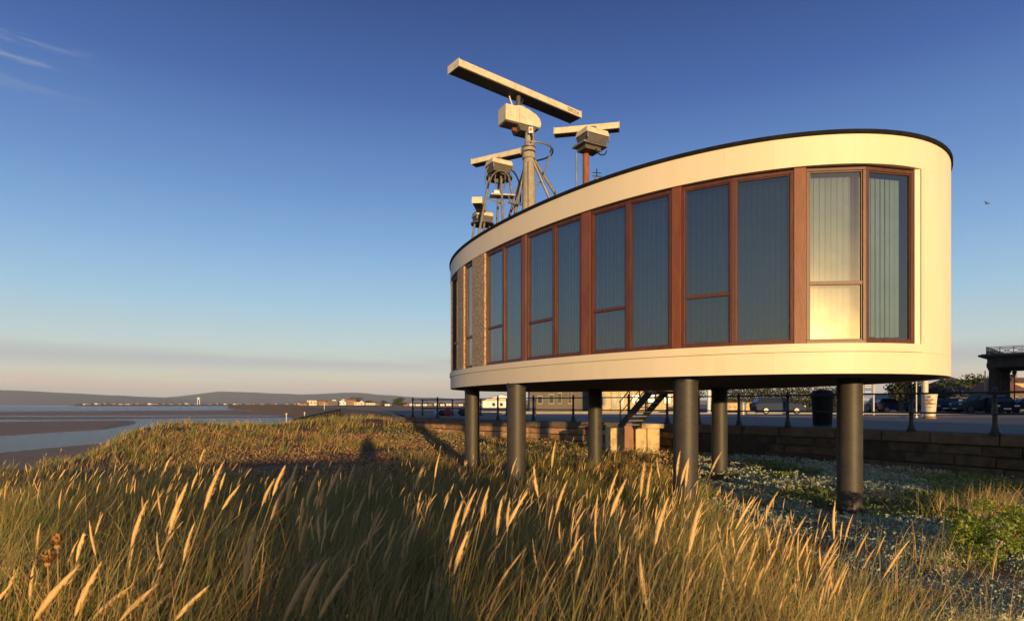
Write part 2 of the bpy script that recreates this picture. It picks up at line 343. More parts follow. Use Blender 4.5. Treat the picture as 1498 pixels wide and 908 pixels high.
def grid():
    az_ = np.concatenate([np.linspace(-180, -50, 66)[:-1], np.linspace(-50, 50, 380), np.linspace(50, 180, 66)[1:-1]])
    rr = np.concatenate([[0.05], np.geomspace(.5, 60, 250), np.geomspace(61.5, 14000, 210)])
    A, Rr = np.meshgrid(np.radians(az_), rr)
    X = np.sin(A)*Rr; Y = np.cos(A)*Rr
    Z = zt(X, Y)
    V = np.stack([X, Y, Z], -1).reshape(-1, 3); nr, na = A.shape
    i = np.arange(nr-1)[:, None]; j = np.arange(na)[None, :]; j2 = (j+1) % na
    Fc = np.stack([i*na+j, i*na+j2, (i+1)*na+j2, (i+1)*na+j], -1).reshape(-1, 4)[:, ::-1]
    return V, Fc
V, Fc = grid()
# ground colour: sand, damp sand towards the sea, litter and soil among the grass
def ground_mat():
    m = mat('sand_ground', (.56,.36,.20), (.40,.25,.135), .9, .9, bump=.9, bscale=9, spec=.12)
    n = m.node_tree.nodes; l = m.node_tree.links; b = n['Principled BSDF']
    a = n.new('ShaderNodeAttribute'); a.attribute_name = 'tint'
    src = b.inputs['Base Color'].links[0].from_socket
    mx = n.new('ShaderNodeMix'); mx.data_type = 'RGBA'; mx.blend_type = 'MULTIPLY'; mx.inputs['Factor'].default_value = 1
    l.new(src, mx.inputs['A']); l.new(a.outputs['Color'], mx.inputs['B']); l.new(mx.outputs['Result'], b.inputs['Base Color'])
    g = n.new('ShaderNodeNewGeometry'); s = n.new('ShaderNodeSeparateXYZ'); l.new(g.outputs['Position'], s.inputs[0])
    r = n.new('ShaderNodeMapRange'); r.inputs[1].default_value = SEA+.02; r.inputs[2].default_value = SEA+.5; r.inputs[3].default_value = .5; r.inputs[4].default_value = .9
    l.new(s.outputs[2], r.inputs[0]); l.new(r.outputs[0], b.inputs['Roughness'])
    return m
X, Y, Z = V.T; D = np.hypot(X, Y)
tint = np.ones((len(V), 3))
grassy = sst(Z, -.5, .2)*sst(60-D, 0, 8)*(1-sst(X/np.maximum(Y, .5), .42, .6)*sst(Y, 1, 6))
tint *= (1-grassy[:, None])+grassy[:, None]*np.array([.40,.30,.18])
wet = 1-sst(Z, SEA-.05, SEA+.45)
tint *= (1-wet[:, None])+wet[:, None]*np.array([1.0,.74,.50])
farland = sst(D, 600, 800)[:, None]*(Z > 0)[:, None]
tint = tint*(1-farland)+farland*(np.array([.34,.34,.17])*(.8+.5*fbm(X, Y, 160, 9))[:, None])
g = npmesh('ground', V, Fc, ground_mat(), smooth=True, attr=tint); tag(g, kind='structure')

# sea
wm = bpy.data.materials.new('sea_water'); wm.use_nodes = True; n = wm.node_tree.nodes; l = wm.node_tree.links; b = n['Principled BSDF']
b.inputs['Base Color'].default_value = (.05,.055,.075,1); b.inputs['Roughness'].default_value = .22; b.inputs['IOR'].default_value = 1.33
gp = n.new('ShaderNodeNewGeometry'); mp = n.new('ShaderNodeMapping'); mp.inputs['Scale'].default_value = (.5,1,1); l.new(gp.outputs['Position'], mp.inputs[0])
t1 = n.new('ShaderNodeTexNoise'); t1.inputs['Scale'].default_value = .55; t1.inputs['Detail'].default_value = 8; t1.inputs['Roughness'].default_value = .65; l.new(mp.outputs[0], t1.inputs[0])
bp = n.new('ShaderNodeBump'); bp.inputs['Strength'].default_value = 1; bp.inputs['Distance'].default_value = 2.6; l.new(t1.outputs[0], bp.inputs['Height']); l.new(bp.outputs[0], b.inputs['Normal'])
mb = MB(); K = 64; mb.v = [(14500*math.cos(2*math.pi*k/K), 14500*math.sin(2*math.pi*k/K), SEA) for k in range(K)]; mb.f = [tuple(range(K))]
tag(mb.build('sea_water', wm), kind='structure')

# hills on the horizon: two ranges with real depth
def hills(name, d0, pts, depth, m):
    vs = []; fs = []; px = np.linspace(pts[0][0], pts[-1][0], 140); h = np.interp(px, [p[0] for p in pts], [p[1] for p in pts])
    h = h+vnoise(px, px*0, 22, 3)*1.0*np.clip(h/8, 0, 1)
    prof = [(0,0),(.18,.45),(.40,.85),(.55,1),(.8,.8),(1,0)]
    for i, x in enumerate(px):
        for q, (t, k) in enumerate(prof):
            d = d0+depth*t; dd = d0+depth*.55
            top = max(h[i], 0)/F*dd*1.0
            vs.append((X_(x, d), d, -3+(top+5)*k+(30*(vnoise(x, t*50, 9, 5)-.5)*k if 0 < t < 1 and k < 1 else 0)))
    n_ = len(prof)
    for i in range(len(px)-1):
        for q in range(n_-1): a = i*n_+q; fs.append((a, a+n_, a+n_+1, a+1))
    mb = MB(); mb.v = vs; mb.f = fs
    return tag(mb.build(name, m, smooth=60), kind='structure')
M['hill'] = mat('hill_moor', (.075,.085,.085), (.095,.095,.085), .002, .95, c3=(.06,.075,.04), s3=.006)
hills('hills', 7600, [(-700,2),(-260,14),(-60,21),(20,21),(60,19),(120,16),(180,13),(250,10),(300,5),(330,0)], 3000, M['hill'])
hills('far_hills', 9400, [(120,0),(200,7),(262,12),(300,17),(322,19.5),(360,18.5),(410,16),(440,15),(470,16),(505,17.5),(530,17),(560,14),(600,11.5),(660,9),(740,7),(900,6),(1100,7),(1300,6),(1600,7)], 3000, M['hill'])

# ------------------------------------------------------------------ the oval plan of the radar station
OC = (2.7927, 14.7701); OA, OB, OT = 6.8105, 4.1096, -1.0657
OK = [0.6015, 0.4581, 0.0143, 0.0274, -0.0046, -0.0368, -0.0081, 0.0051]
def oval(t, off=0):
    def p(t):
        c_, s_ = math.cos(t-OT), math.sin(t-OT); r = 1/math.sqrt((c_/OA)**2+(s_/OB)**2)
        for k in range(4): r += OK[2*k]*math.cos((k+1)*t)+OK[2*k+1]*math.sin((k+1)*t)
        return Vector((OC[0]+r*math.cos(t), OC[1]+r*math.sin(t)))
    q = p(t)
    tg = (p(t+.002)-p(t-.002)).normalized(); nrm = Vector((tg.y, -tg.x))
    return q+nrm*off, nrm
TT = [-math.pi+2*math.pi*i/1440 for i in range(1440)]
PXS = [(749+F*oval(t)[0].x/oval(t)[0].y, oval(t)[0].y, t) for t in TT]
def tx(px):   # parameter on the camera side of the oval whose bearing is px
    c_ = [(PXS[i][1], PXS[i][2]+(px-PXS[i][0])/(PXS[(i+1) % 1440][0]-PXS[i][0])*(2*math.pi/1440)) for i in range(1440) if (PXS[i][0]-px)*(PXS[(i+1) % 1440][0]-px) <= 0 and PXS[i][0] != PXS[(i+1) % 1440][0]]
    return min(c_)[1]
def z(rel): return EYE+rel
ZB, ZL, ZS, ZH, ZF, ZR = z(.457), z(.78), z(.90), z(3.51), z(3.942), z(4.0)
def arc(mb, t0, t1, z0, z1, oo, oi, step=.03):
    n_ = max(1, int(abs(t1-t0)/step+.5)); o = len(mb.v)
    for i in range(n_+1):
        t = t0+(t1-t0)*i/n_; a = oval(t, oo)[0]; b_ = oval(t, oi)[0]
        mb.v += [(a.x, a.y, z0), (a.x, a.y, z1), (b_.x, b_.y, z1), (b_.x, b_.y, z0)]
    for i in range(n_):
        for k in range(4): a = o+i*4+k; b_ = o+i*4+(k+1) % 4; mb.f.append((a, a+4, b_+4, b_))
    mb.f.append((o, o+1, o+2, o+3)); e = o+n_*4; mb.f.append((e+3, e+2, e+1, e))
    return mb
bld = thing('radar_station', (OC[0], OC[1], z(-1.9)), 'cream oval radar station raised on round pillars with a band of brown framed windows', 'building')
TAU = 2*math.pi
# cladding panels, each a piece with a hair joint
ts = [tx(p) for p in (662, 671, 686, 716, 742, 800, 866, 956, 1060, 1132, 1250, 1370)]
ts = ts+[-.55, -.05, .45, .95, 1.4, 1.85, 2.25, 2.55]
ts[0] = 2.80; ts[1:3] = [2.98-TAU+0, -3.14]
ts = sorted(t if t < 3 else t for t in ts); ts = [-TAU+2.55]+[t for t in ts if t > -TAU+2.6]
ts = sorted(set(round(t, 4) for t in ts)); ts = [t for t in ts if t <= 2.55]
def gap(t0, t1, g=.00007): return t0+g, t1-g
tend = tx(1348)
for a, b_ in zip(ts[:-1], ts[1:]):
    arc(MB(), *gap(a, b_), ZH, ZF-.001, 0, -.14).build('upper_fascia_panel', M['cream'], bld, smooth=30)
    arc(MB(), *gap(a, b_), ZB, ZL-.006, 0, -.14).build('lower_fascia_panel', M['cream'], bld, smooth=30)
arc(MB(), -TAU+2.55, tx(1350), ZL, ZS, .022, -.16).build('window_ledge', M['cream'], bld, smooth=30)
t_r1 = .62
for a, b_ in ((tend, -.55), (-.55, 0.0), (0.0, t_r1)):
    arc(MB(), *gap(a, b_, .0004), ZL-.004, ZH-.001, 0, -.14).build('wall_panel', M['cream'], bld, smooth=30)
arc(MB(), -math.pi, math.pi, ZF, ZR, .03, -.16).build('roof_trim', M['trim'], bld, smooth=30)
ring_in = [oval(-math.pi+TAU*i/180, -.13)[0] for i in range(180)]
MB().prism([tuple(p) for p in ring_in], ZH+.06, ZF-.02).build('roof', M['soffit'], bld)
ring_s = [oval(-math.pi+TAU*i/180, -.02)[0] for i in range(180)]
MB().prism([tuple(p) for p in ring_s], ZB+.012, ZB+.10).build('soffit', M['soffit'], bld)
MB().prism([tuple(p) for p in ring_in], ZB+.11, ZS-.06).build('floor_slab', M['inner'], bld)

# windows -----------------------------------------------------------
def window(p0, p1, z0, z1, transom=None, fw=.055, name='window', label=None, inward=.0, wmat='wood'):
    a = Vector((*p0, 0)); b_ = Vector((*p1, 0)); u = (b_-a).normalized(); W = (b_-a).length; nn = Vector((u.y, -u.x, 0))
    up = Vector((0,0,1))
    def bar(mb, u0, u1, q0, q1, n0, n1):
        mb.hexa([a+u*u0+nn*n0+up*q0, a+u*u1+nn*n0+up*q0, a+u*u1+nn*n1+up*q0, a+u*u0+nn*n1+up*q0, a+u*u0+nn*n0+up*q1, a+u*u1+nn*n0+up*q1, a+u*u1+nn*n1+up*q1, a+u*u0+nn*n1+up*q1])
    mb = MB()
    bar(mb, 0, W, z0, z0+fw*1.15, -.09, 0); bar(mb, 0, W, z1-fw, z1, -.09, 0)
    bar(mb, 0, fw, z0+fw*1.15, z1-fw, -.09, 0); bar(mb, W-fw, W, z0+fw*1.15, z1-fw, -.09, 0)
    wn = mb.build(name, M[wmat], bld, bevel=.004)
    if label: wn['label'] = label
    zs = z0+fw*1.15; ze = z1-fw
    # inner bead
    mb = MB(); k = .018
    bar(mb, fw, W-fw, zs, zs+k, -.06, -.018); bar(mb, fw, W-fw, ze-k, ze, -.06, -.018)
    bar(mb, fw, fw+k, zs+k, ze-k, -.06, -.018); bar(mb, W-fw-k, W-fw, zs+k, ze-k, -.06, -.018)
    mb.build('glazing_bead', M['wood'], wn)
    cuts = [zs] + ([z0+(z1-z0)*transom] if transom else []) + [ze]
    if transom:
        zt_ = cuts[1]; mb = MB(); bar(mb, fw, W-fw, zt_-.027, zt_+.027, -.075, -.008); mb.build('transom', M[wmat], wn, bevel=.003)
    for i in range(len(cuts)-1):
        q0 = cuts[i]+(.027 if i else 0); q1 = cuts[i+1]-(.027 if i < len(cuts)-2 else 0)
        mb = MB(); o = -.040
        mb.add([a+u*fw+nn*o+up*q0, a+u*(W-fw)+nn*o+up*q0, a+u*(W-fw)+nn*o+up*q1, a+u*fw+nn*o+up*q1], [(0,1,2,3)])
        mb.build('pane', M['glass'], wn)
    # vertical blind: fabric slats hung side by side behind the glass
    mb = MB(); x = .05; kk = rnd.uniform(-.30, .0)
    while x < W-.05:
        an = .25+kk+rnd.uniform(-.10, .10); dv = u*math.cos(an)+nn*math.sin(an); c_ = a+u*x+nn*(-.21)
        q0 = zs+.06+rnd.uniform(-.008, .008)
        mb.add([c_-dv*.037+up*q0, c_+dv*.037+up*q0, c_+dv*.037+up*(ze-.02), c_-dv*.037+up*(ze-.02)], [(0,1,2,3)])
        x += .085
    tag(mb.build('blind', M['blind'], wn), kind='stuff')
    if transom:
        mb = MB(); bar(mb, fw+.004, fw+.030, zs, ze, -.13, -.095); mb.build('inner_jamb', M['white'], wn)
    return wn
IN = -.055
def wp(px): return oval(tx(px), IN)[0]
bays = [((708.5,733),(733,760.5),.33), ((767,807),(807,847.5),.30), ((861,915.5),(915.5,980.5),.30), ((995,1071.5),(1071.5,1162),.315), ((1181,1270.5),(1270.5,1343),.345)]
for i, (A_, B_, tr) in enumerate(bays):
    window(wp(A_[0]), wp(A_[1]), ZS+.004, ZH-.012-.01, tr, .052 if i < 4 else .044, label='opening casement with a transom bar' + (' glowing gold with the low sun' if i == 4 else ''))
    window(wp(B_[0]), wp(B_[1]), ZS+.004, ZH-.012-.01, None, .05, label='tall fixed window of one pane')
# broad posts between the bays
for a, b_ in ((760.5,767),(847.5,861),(980.5,995),(1162,1181)):
    p, q = wp(a), wp(b_); u = (q-p).normalized(); nn = Vector((u.y, -u.x))
    p = p+u*.003; q = q-u*.003
    c4 = [p-nn*.12, q-nn*.12, q+nn*.012, p+nn*.012]
    MB().prism([tuple(v_) for v_ in reversed(c4)][::-1] if False else [tuple(v_) for v_ in (c4[3], c4[2], c4[1], c4[0])], ZS+.003, ZH-.004).build('post', M['post'], bld, bevel=.004)
# cream reveal at the right end of the window band
MB().add([], []) 
p, q = wp(1343.6), oval(tx(1348), -.02)[0]
MB().prism([tuple(v_) for v_ in (p, q, oval(tx(1348), -.13)[0], oval(tx(1343.6), -.13)[0])], ZS+.002, ZH-.003).build('window_reveal', M['cream'], bld)
# left side: pebble-dash panels and slim windows
def pebble(t0, t1):
    arc(MB(), t0, t1, ZS+.002, ZH-.003, -.012, -.13).build('pebble_dash_panel', M['pebble'], bld, smooth=30)
tl = [tx(707.8), tx(690), tx(677.5), tx(668.5)]
tl = [t if t < 0 else t-TAU for t in tl]
pebble(tl[1], tl[0])
window(oval(tl[2]+.004, IN)[0], oval(tl[1]-.004, IN)[0], ZS+.004, ZH-.02, .30, .05, label='slim window between two pebble-dash panels')
pebble(tl[3], tl[2])
window(oval(tl[3]-.19, IN)[0], oval(tl[3]-.004, IN)[0], ZS+.004, ZH-.02, .30, .05, label='slim window at the seaward end')
t_ = tl[3]-.19
pebble(-TAU+2.0, t_)
pebble(t_r1+.001, 1.55)
# back door beside the stair
p, q = oval(1.555, -.05)[0], oval(1.70, -.05)[0]; u = (q-p).normalized(); nn = Vector((u.y, -u.x))
dr = MB().prism([tuple(v_) for v_ in (p, p-nn*-.0+nn*-.06, q-nn*.06, q)][::-1], ZS-.05, ZS+2.05).build('door', M['wood'], bld)
MB().ball((q.x-.08*u.x+nn.x*.03, q.y-.08*u.y+nn.y*.03, ZS+1.0), .03).build('handle', M['steel'], dr, smooth=60)
pebble(1.702, 2.0)
arc(MB(), 1.551, 1.701, ZS+2.06, ZH-.003, -.012, -.13).build('door_lintel', M['cream'], bld)
# inner partition so the room is closed off behind the blinds
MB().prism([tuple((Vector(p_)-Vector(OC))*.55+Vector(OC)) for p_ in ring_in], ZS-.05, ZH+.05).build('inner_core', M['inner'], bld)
# pillars
for px, d, zz, lab in ((1243,10.6,0,'nearest pillar at the right end'),(1003,10.15,0,None),(755.5,13.0,0,None),(690.7,16.6,0,None),(870.5,17.6,0,None),(1052.5,16.2,0,None)):
    x = X_(px, d); gz = float(zt(x, d))
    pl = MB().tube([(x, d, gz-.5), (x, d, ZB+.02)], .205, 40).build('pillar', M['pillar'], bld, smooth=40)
    MB().tube([(x, d, ZB-.075), (x, d, ZB+.01)], .222, 40).build('collar', M['darkmetal'], pl, smooth=40)
    if lab: pl['label'] = lab

# ------------------------------------------------------------------ radar scanners on the roof
def V3(p): return Vector(p)
def scanner_bar(parent, a, b_, wdir, w, h, label=None, name='antenna', mm='scanner'):
    """long slotted antenna: a, b_ front bottom corners; wdir unit vector to the back"""
    a = V3(a); b_ = V3(b_); wd = V3(wdir)*w; up = Vector((0,0,h)); e = (b_-a).normalized()
    mb = MB(); mb.hexa([a, b_, b_+wd, a+wd, a+up, b_+up, b_+wd+up, a+wd+up])
    o = mb.build(name, M[mm], parent, bevel=.008)
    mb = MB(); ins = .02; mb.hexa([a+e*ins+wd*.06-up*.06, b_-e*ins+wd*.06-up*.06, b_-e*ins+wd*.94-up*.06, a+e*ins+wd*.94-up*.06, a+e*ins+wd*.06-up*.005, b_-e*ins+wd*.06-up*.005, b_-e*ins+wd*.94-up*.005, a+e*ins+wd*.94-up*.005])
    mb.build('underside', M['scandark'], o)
    for p, s_ in ((a, -1), (b_, 1)):
        q0 = p+e*s_*.002-up*.04-wd*.02; mb = MB(); mb.obox(q0+wd*.52+up*.55+e*s_*.006, e*.006, wd*.53, up*.56); mb.build('end_cap', M[mm], o)
    return o
def lettering(txt, pos, xdir, normal, size, m, parent, name='lettering', align='LEFT'):
    cu = bpy.data.curves.new(name, 'FONT'); cu.body = txt; cu.size = size; cu.extrude = .002; cu.align_x = align; cu.resolution_u = 2; cu.space_line = .8
    t = bpy.data.objects.new(name, cu); C.objects.link(t); bpy.context.view_layer.update()
    me = bpy.data.meshes.new_from_object(t.evaluated_get(bpy.context.evaluated_depsgraph_get())); bpy.data.objects.remove(t)
    x = V3(xdir).normalized(); n_ = V3(normal).normalized(); y = n_.cross(x)
    off = origin(parent)
    mt = Matrix((x, y, n_)).transposed().to_4x4(); mt.translation = V3(pos)-off; me.transform(mt)
    me.materials.clear(); me.materials.append(m); me.name = name
    o = bpy.data.objects.new(name, me); C.objects.link(o); o.parent = parent; return o

# the tall concrete mast
rm = thing('radar_mast', (.44, 15, ZR), 'tallest radar with a very long tilted-looking bar antenna on a grey concrete mast', 'radar')
zc = lambda py, d=15: Z_(py, d)
MB().tube([(.42,15,ZF-.1),(.42,15,zc(235)),(.43,15,zc(232)),(.44,15,zc(192))], [.195,.145,.125,.115], 16).build('mast', M['concrete'], rm, smooth=30)
MB().box(.395,.405,14.80,14.86,ZR,zc(240)).build('cable_slot', M['darkmetal'], rm)
cl = MB().tube([(.42,15,zc(233)),(.42,15,zc(218))], .165, 16).build('mast_collar', M['concrete'], rm, smooth=30)
MB().tube([(.42,15,zc(216.5)),(.42,15,zc(214.5))], .17, 16).build('clamp_band', M['steel'], cl, smooth=30)
sw = MB().obox((.46,14.83,zc(195.5)), (.055,.01,0), (-.005,.03,0), (0,0,.075)).build('switch_box', M['white'], rm, bevel=.006)
MB().tube([(.462,14.79,zc(195)),(.462,14.775,zc(195))], .035, 10).build('switch_button', M['orange'], sw)
MB().tube([(.47,14.82,zc(199)),(.50,14.8,zc(206)),(.47,14.84,zc(213))], .02, 6).build('cable', M['darkmetal'], rm)
# maintenance ring and its rods
ringp = [(.42+.58*math.sin(a)*1.0+.02, 15-.58*math.cos(a), zc(222)) for a in [R(-8)+R(196)*i/18 for i in range(19)]]
MB().tube(ringp, .022, 8).build('ring', M['steel'], rm, smooth=60)
for a_, b_ in (((.47,14.9,zc(231)),(1.5,15.1,z(3.9))), ((.5,15.1,zc(226)),(2.25,16.2,z(3.9))), ((.36,15.1,zc(236)),(-.45,16.2,z(3.9))), ((.36,14.9,zc(238)),(-.15,15.6,z(3.9)))):
    MB().tube([a_, b_], .035, 8).build('brace', M['steel'], rm, smooth=60)
MB().tube([(.99,15.0,zc(216)),(.76,15.05,zc(262)),(.55,15.0,zc(276))], .02, 6).build('ring_rod', M['steel'], rm, smooth=60)
# gearbox housing: chamfered towards its right end
A = V3((.88,.475,0)).normalized(); B = V3((-.475,.88,0)); O = V3((-.149,14.6,z(6.93)))
prof = [(0,0),(.98,0),(1.01,.10),(.97,.22),(.86,.31),(.62,.40),(0,.39)]
def along(O, A, B, prof, w):
    mb = MB(); n_ = len(prof); up = Vector((0,0,1))
    for k in (0, 1):
        for a_, h_ in prof: mb.v.append(tuple(O+A*a_+up*h_+B*(w*k)))
    mb.f = [tuple(range(n_)), tuple(range(2*n_-1, n_-1, -1))]+[(i, n_+i, n_+(i+1) % n_, (i+1) % n_) for i in range(n_)]
    return mb
hs = along(O, A, B, prof, .42).build('gearbox_housing', M['scanner'], rm, bevel=.012)
along(O+A*.385-B*.004+Vector((0,0,.01)), A, B, [(0,0),(.006,0),(.006,.37),(0,.37)], .004).build('panel_seam', M['darkmetal'], hs)
for q in (.44,.50,.78,.84): along(O+A*q-B*.012+Vector((0,0,.0)), A, B, [(0,0),(.012,0),(.012,.09),(0,.09)], .012).build('catch', M['scanner'], hs)
along(O+A*.03+B*.03+Vector((0,0,-.03)), A, B, [(0,0),(.93,0),(.93,.028),(0,.028)], .36).build('base_plate', M['scandark'], hs)
along(O+A*.36+B*.02+Vector((0,0,-.16)), A, B, [(.06,0),(.42,0),(.52,.128),(0,.128)], .38).build('yoke', M['scandark'], rm)
MB().tube([O+A*.28+B*.2+Vector((0,0,-.10)), O+A*.42+B*.2+Vector((0,0,-.10))], .045, 8).build('plug', M['rust'], rm)
cen = O+A*.46+B*.21
MB().tube([cen+Vector((0,0,.40)), cen+Vector((0,0,.435))], .20, 20).build('turntable', M['scanner'], rm, smooth=30)
MB().tube([cen+Vector((0,0,.435)), cen+Vector((0,0,.80))], .06, 12).build('spindle', M['scandark'], rm, smooth=30)
MB().beam(cen+Vector((-.12,-.03,.43)), cen+Vector((-.22,-.02,.74)), .07, .03).build('strut', M['scanner'], rm)
MB().tube([cen+Vector((.02,-.1,.44)), cen+Vector((.10,-.14,.56)), cen+Vector((.12,-.05,.66)), cen+Vector((.0,.05,.70))], .018, 6).build('cable', M['darkmetal'], rm, smooth=60)
fa = V3((-1.199,13.67,z(7.70))); fb = V3((1.851,16.13,z(7.70))); E_ = (fb-fa).normalized(); bk = Vector((-E_.y, E_.x, 0))
bar = scanner_bar(rm, fa, fb, bk, .45, .165)
lettering('DECCA', fb-E_*.50+Vector((0,0,.038))-bk*.004, E_, -bk, .125, M['ink'], bar)

# middle radar on a steel tripod
rt = thing('radar_tripod', (-.3, 15.5, ZR), 'small radar on thin splayed steel legs with looping cables, left of the concrete mast', 'radar')
a2 = V3((-1.06,15.75,z(6.30))); b2 = V3((.19,15.07,z(6.30))); e2 = (b2-a2).normalized(); k2 = Vector((-e2.y, e2.x, 0))
scanner_bar(rt, a2, b2, k2, .26, .13)
def head(parent, c, e, k, s_=1.0):
    """cast base with an overhanging cream lid"""
    c = V3(c); up = Vector((0,0,1))
    mb = MB(); l_ = [(-.31,-.22),(.31,-.22),(.31,.22),(-.31,.22)]
    def pt(a, b_, h): return c+(e*a+k*b_)*s_+up*h*s_
    mb.hexa([pt(a, b_, 0) for a, b_ in l_]+[pt(a*.9, b_*.86, .13) for a, b_ in l_]); lid = mb.build('lid', M['scanner'], parent, bevel=.01)
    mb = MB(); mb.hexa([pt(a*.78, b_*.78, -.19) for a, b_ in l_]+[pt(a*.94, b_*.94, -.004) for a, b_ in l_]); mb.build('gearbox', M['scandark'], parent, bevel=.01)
    for q in (-.28, .28): MB().obox(pt(q, -.215, -.05), e*.012, k*.01, up*.07).build('catch', M['steel'], lid)
    MB().tube([pt(0, 0, .13), pt(0, 0, .22)], .09*s_, 12).build('spindle', M['scandark'], parent, smooth=30)
hd2 = V3((-.33, 15.25, z(6.03)))
er = V3((.83,-.56,0)).normalized(); er = V3((.86,.50,0)).normalized(); kr = Vector((-er.y, er.x, 0))
head(rt, hd2, er, kr, .98)
pz = Z_(262, 15.5)
MB().tube([(-.33,15.5,pz),(-.33,15.5,pz+.05)], .34, 16).build('platform', M['scandark'], rt, smooth=30)
MB().tube([(-.33,15.5,pz+.05),(-.33,15.4,z(5.84))], .16, 12).build('pedestal', M['scandark'], rt, smooth=30)
for a_, b_ in (((-.57,15.35,pz),(-.88,14.95,ZF)), ((-.28,15.25,pz),(-.20,14.8,ZF)), ((-.08,15.45,pz),(.32,15.3,ZF)), ((-.35,15.8,pz),(-.45,16.6,ZF))):
    MB().tube([a_, b_], .032, 8).build('leg', M['steel'], rt, smooth=60)
zz = Z_(288, 15.3)
MB().obox((-.25,15.25,zz), (.30,.05,0), (-.03,.14,0), (0,0,.018)).build('shelf', M['steel'], rt)
MB().obox((-.38,15.2,zz+.07), (.07,0,0), (0,.06,0), (0,0,.05)).build('junction_box', M['white'], rt, bevel=.01)
MB().tube([(-.1,15.2,Z_(296,15.2)),(.34,15,Z_(300,15))], .028, 8).build('tie_bar', M['steel'], rt, smooth=60)
MB().tube([(-.1,15.2,zz),(.15,15.2,Z_(320,15.2))], .022, 6).build('tie_bar', M['steel'], rt, smooth=60)
MB().tube([(-.62,15.3,Z_(290,15.3)),(-.18,15.2,Z_(300,15.2))], .018, 6).build('tie_bar', M['steel'], rt, smooth=60)
def arcpts(c, r1, r2, a0, a1, n_=14, ex=(1,0,0), ez=(0,0,1)):
    return [V3(c)+V3(ex)*r1*math.cos(R(a0+(a1-a0)*i/n_))+V3(ez)*r2*math.sin(R(a0+(a1-a0)*i/n_)) for i in range(n_+1)]
for pts, r_ in ((arcpts((-.42,15.2,Z_(262,15.2)), .26, .42, 200, -30, ex=(.98,.2,0)), .017), (arcpts((-.30,15.0,Z_(272,15)), .27, .38, 175, 0, ex=(.98,-.15,0)), .019), (arcpts((-.12,15.25,Z_(285,15.2)), .34, .68, 110, -20), .022), (arcpts((-.25,15.15,Z_(262,15.1)), .18, .30, 260, 60), .014)):
    MB().tube(pts, r_, 6).build('cable', M['steel'] if r_ < .02 else M['darkmetal'], rt, smooth=60)

# lowest radar at the left
rl = thing('low_radar', (-.9, 15.9, ZR), 'smallest and lowest radar, bar end-on, at the seaward edge of the roof', 'radar')
er = V3((.90,.43,0)).normalized(); kr = Vector((-er.y, er.x, 0))
head(rl, (-.78,15.95,z(4.97)), er, kr, .82)
d3 = V3((-.10,-.99,0)).normalized(); n3 = Vector((d3.y,-d3.x,0))
a3 = V3((-1.0,15.1,z(5.06))); b3 = a3-d3*1.15
scanner_bar(rl, a3, b3, Vector((.99,-.1,0)), .25, .14)
MB().tube([(-.78,15.9,z(4.97)-.22),(-.78,15.9,z(4.97)-.18)], .31, 14).build('platform', M['scandark'], rl, smooth=30)
for a_, b_ in (((-.98,15.8,z(4.75)),(-1.08,15.6,ZF)), ((-.72,15.7,z(4.75)),(-.78,15.3,ZF)), ((-.6,16.0,z(4.75)),(-.5,16.2,ZF))):
    MB().tube([a_, b_], .03, 8).build('leg', M['steel'], rl, smooth=60)

# right radar on the rusty pole
rr_ = thing('radar_pole', (X_(857,14), 14, ZR), 'radar with a short bar antenna on a rust-red pole, right of the concrete mast', 'radar')
px_ = X_(857,14)
MB().tube([(px_,14,ZF-.05),(px_,14,Z_(222,14))], .075, 16).build('pole', M['rust'], rr_, smooth=30)
e4 = V3((.87,.49,0)).normalized(); k4 = Vector((-e4.y, e4.x, 0)); c4_ = V3((1.80,13.9,0))
MB().obox(c4_+Vector((0,0,Z_(218,14))), e4*.34, k4*.24, (0,0,.022)).build('platform', M['steel'], rr_, bevel=.005)
MB().obox(c4_+Vector((-.02,0,Z_(222,14))), e4*.22, k4*.16, (0,0,.05)).build('bracket', M['scandark'], rr_)
head(rr_, c4_+Vector((.05,-.05,Z_(203,13.9))), e4, k4, 1.06)
a4 = V3((.99,14.1,z(6.35))); b4 = V3((2.45,13.8,z(6.35))); ee = (b4-a4).normalized()
scanner_bar(rr_, a4, b4, Vector((-ee.y, ee.x, 0)), .24, .14)
for q in range(7): 
    s4 = a4+ee*(.12+.2*q); MB().tube([s4+Vector((0,.12,.13)), s4+Vector((0,.12,.155))], .02, 6).build('bolt', M['rust'], rr_)
MB().tube([(X_(843,13.9),13.85,ZF-.05),(X_(843,13.9),13.85,Z_(226,13.9))], .02, 8).build('conduit', M['steel'], rr_, smooth=60)
MB().tube(arcpts((2.05,13.8,Z_(219,13.8)), .14, .12, 180, 360, ex=(.9,.4,0)), .016, 6).build('cable', M['darkmetal'], rr_, smooth=60)
# weather instrument on the roof edge
wi = thing('weather_mast', (X_(873,12.2), 12.2, ZR), 'tiny spiky weather instrument on the roof edge, right of the rusty pole', 'weather instrument')
xw = X_(873,12.2)
MB().tube([(xw,12.2,ZF),(xw,12.2,Z_(247,12.2))], .012, 6).build('rod', M['darkmetal'], wi)
for q in (258, 253): MB().tube([(xw-.09,12.15,Z_(q+1,12.2)),(xw+.1,12.25,Z_(q-1,12.2))], .009, 5).build('arm', M['darkmetal'], wi)
MB().ball((xw,12.2,Z_(262,12.2)), .045).build('body', M['steel'], wi, smooth=60)

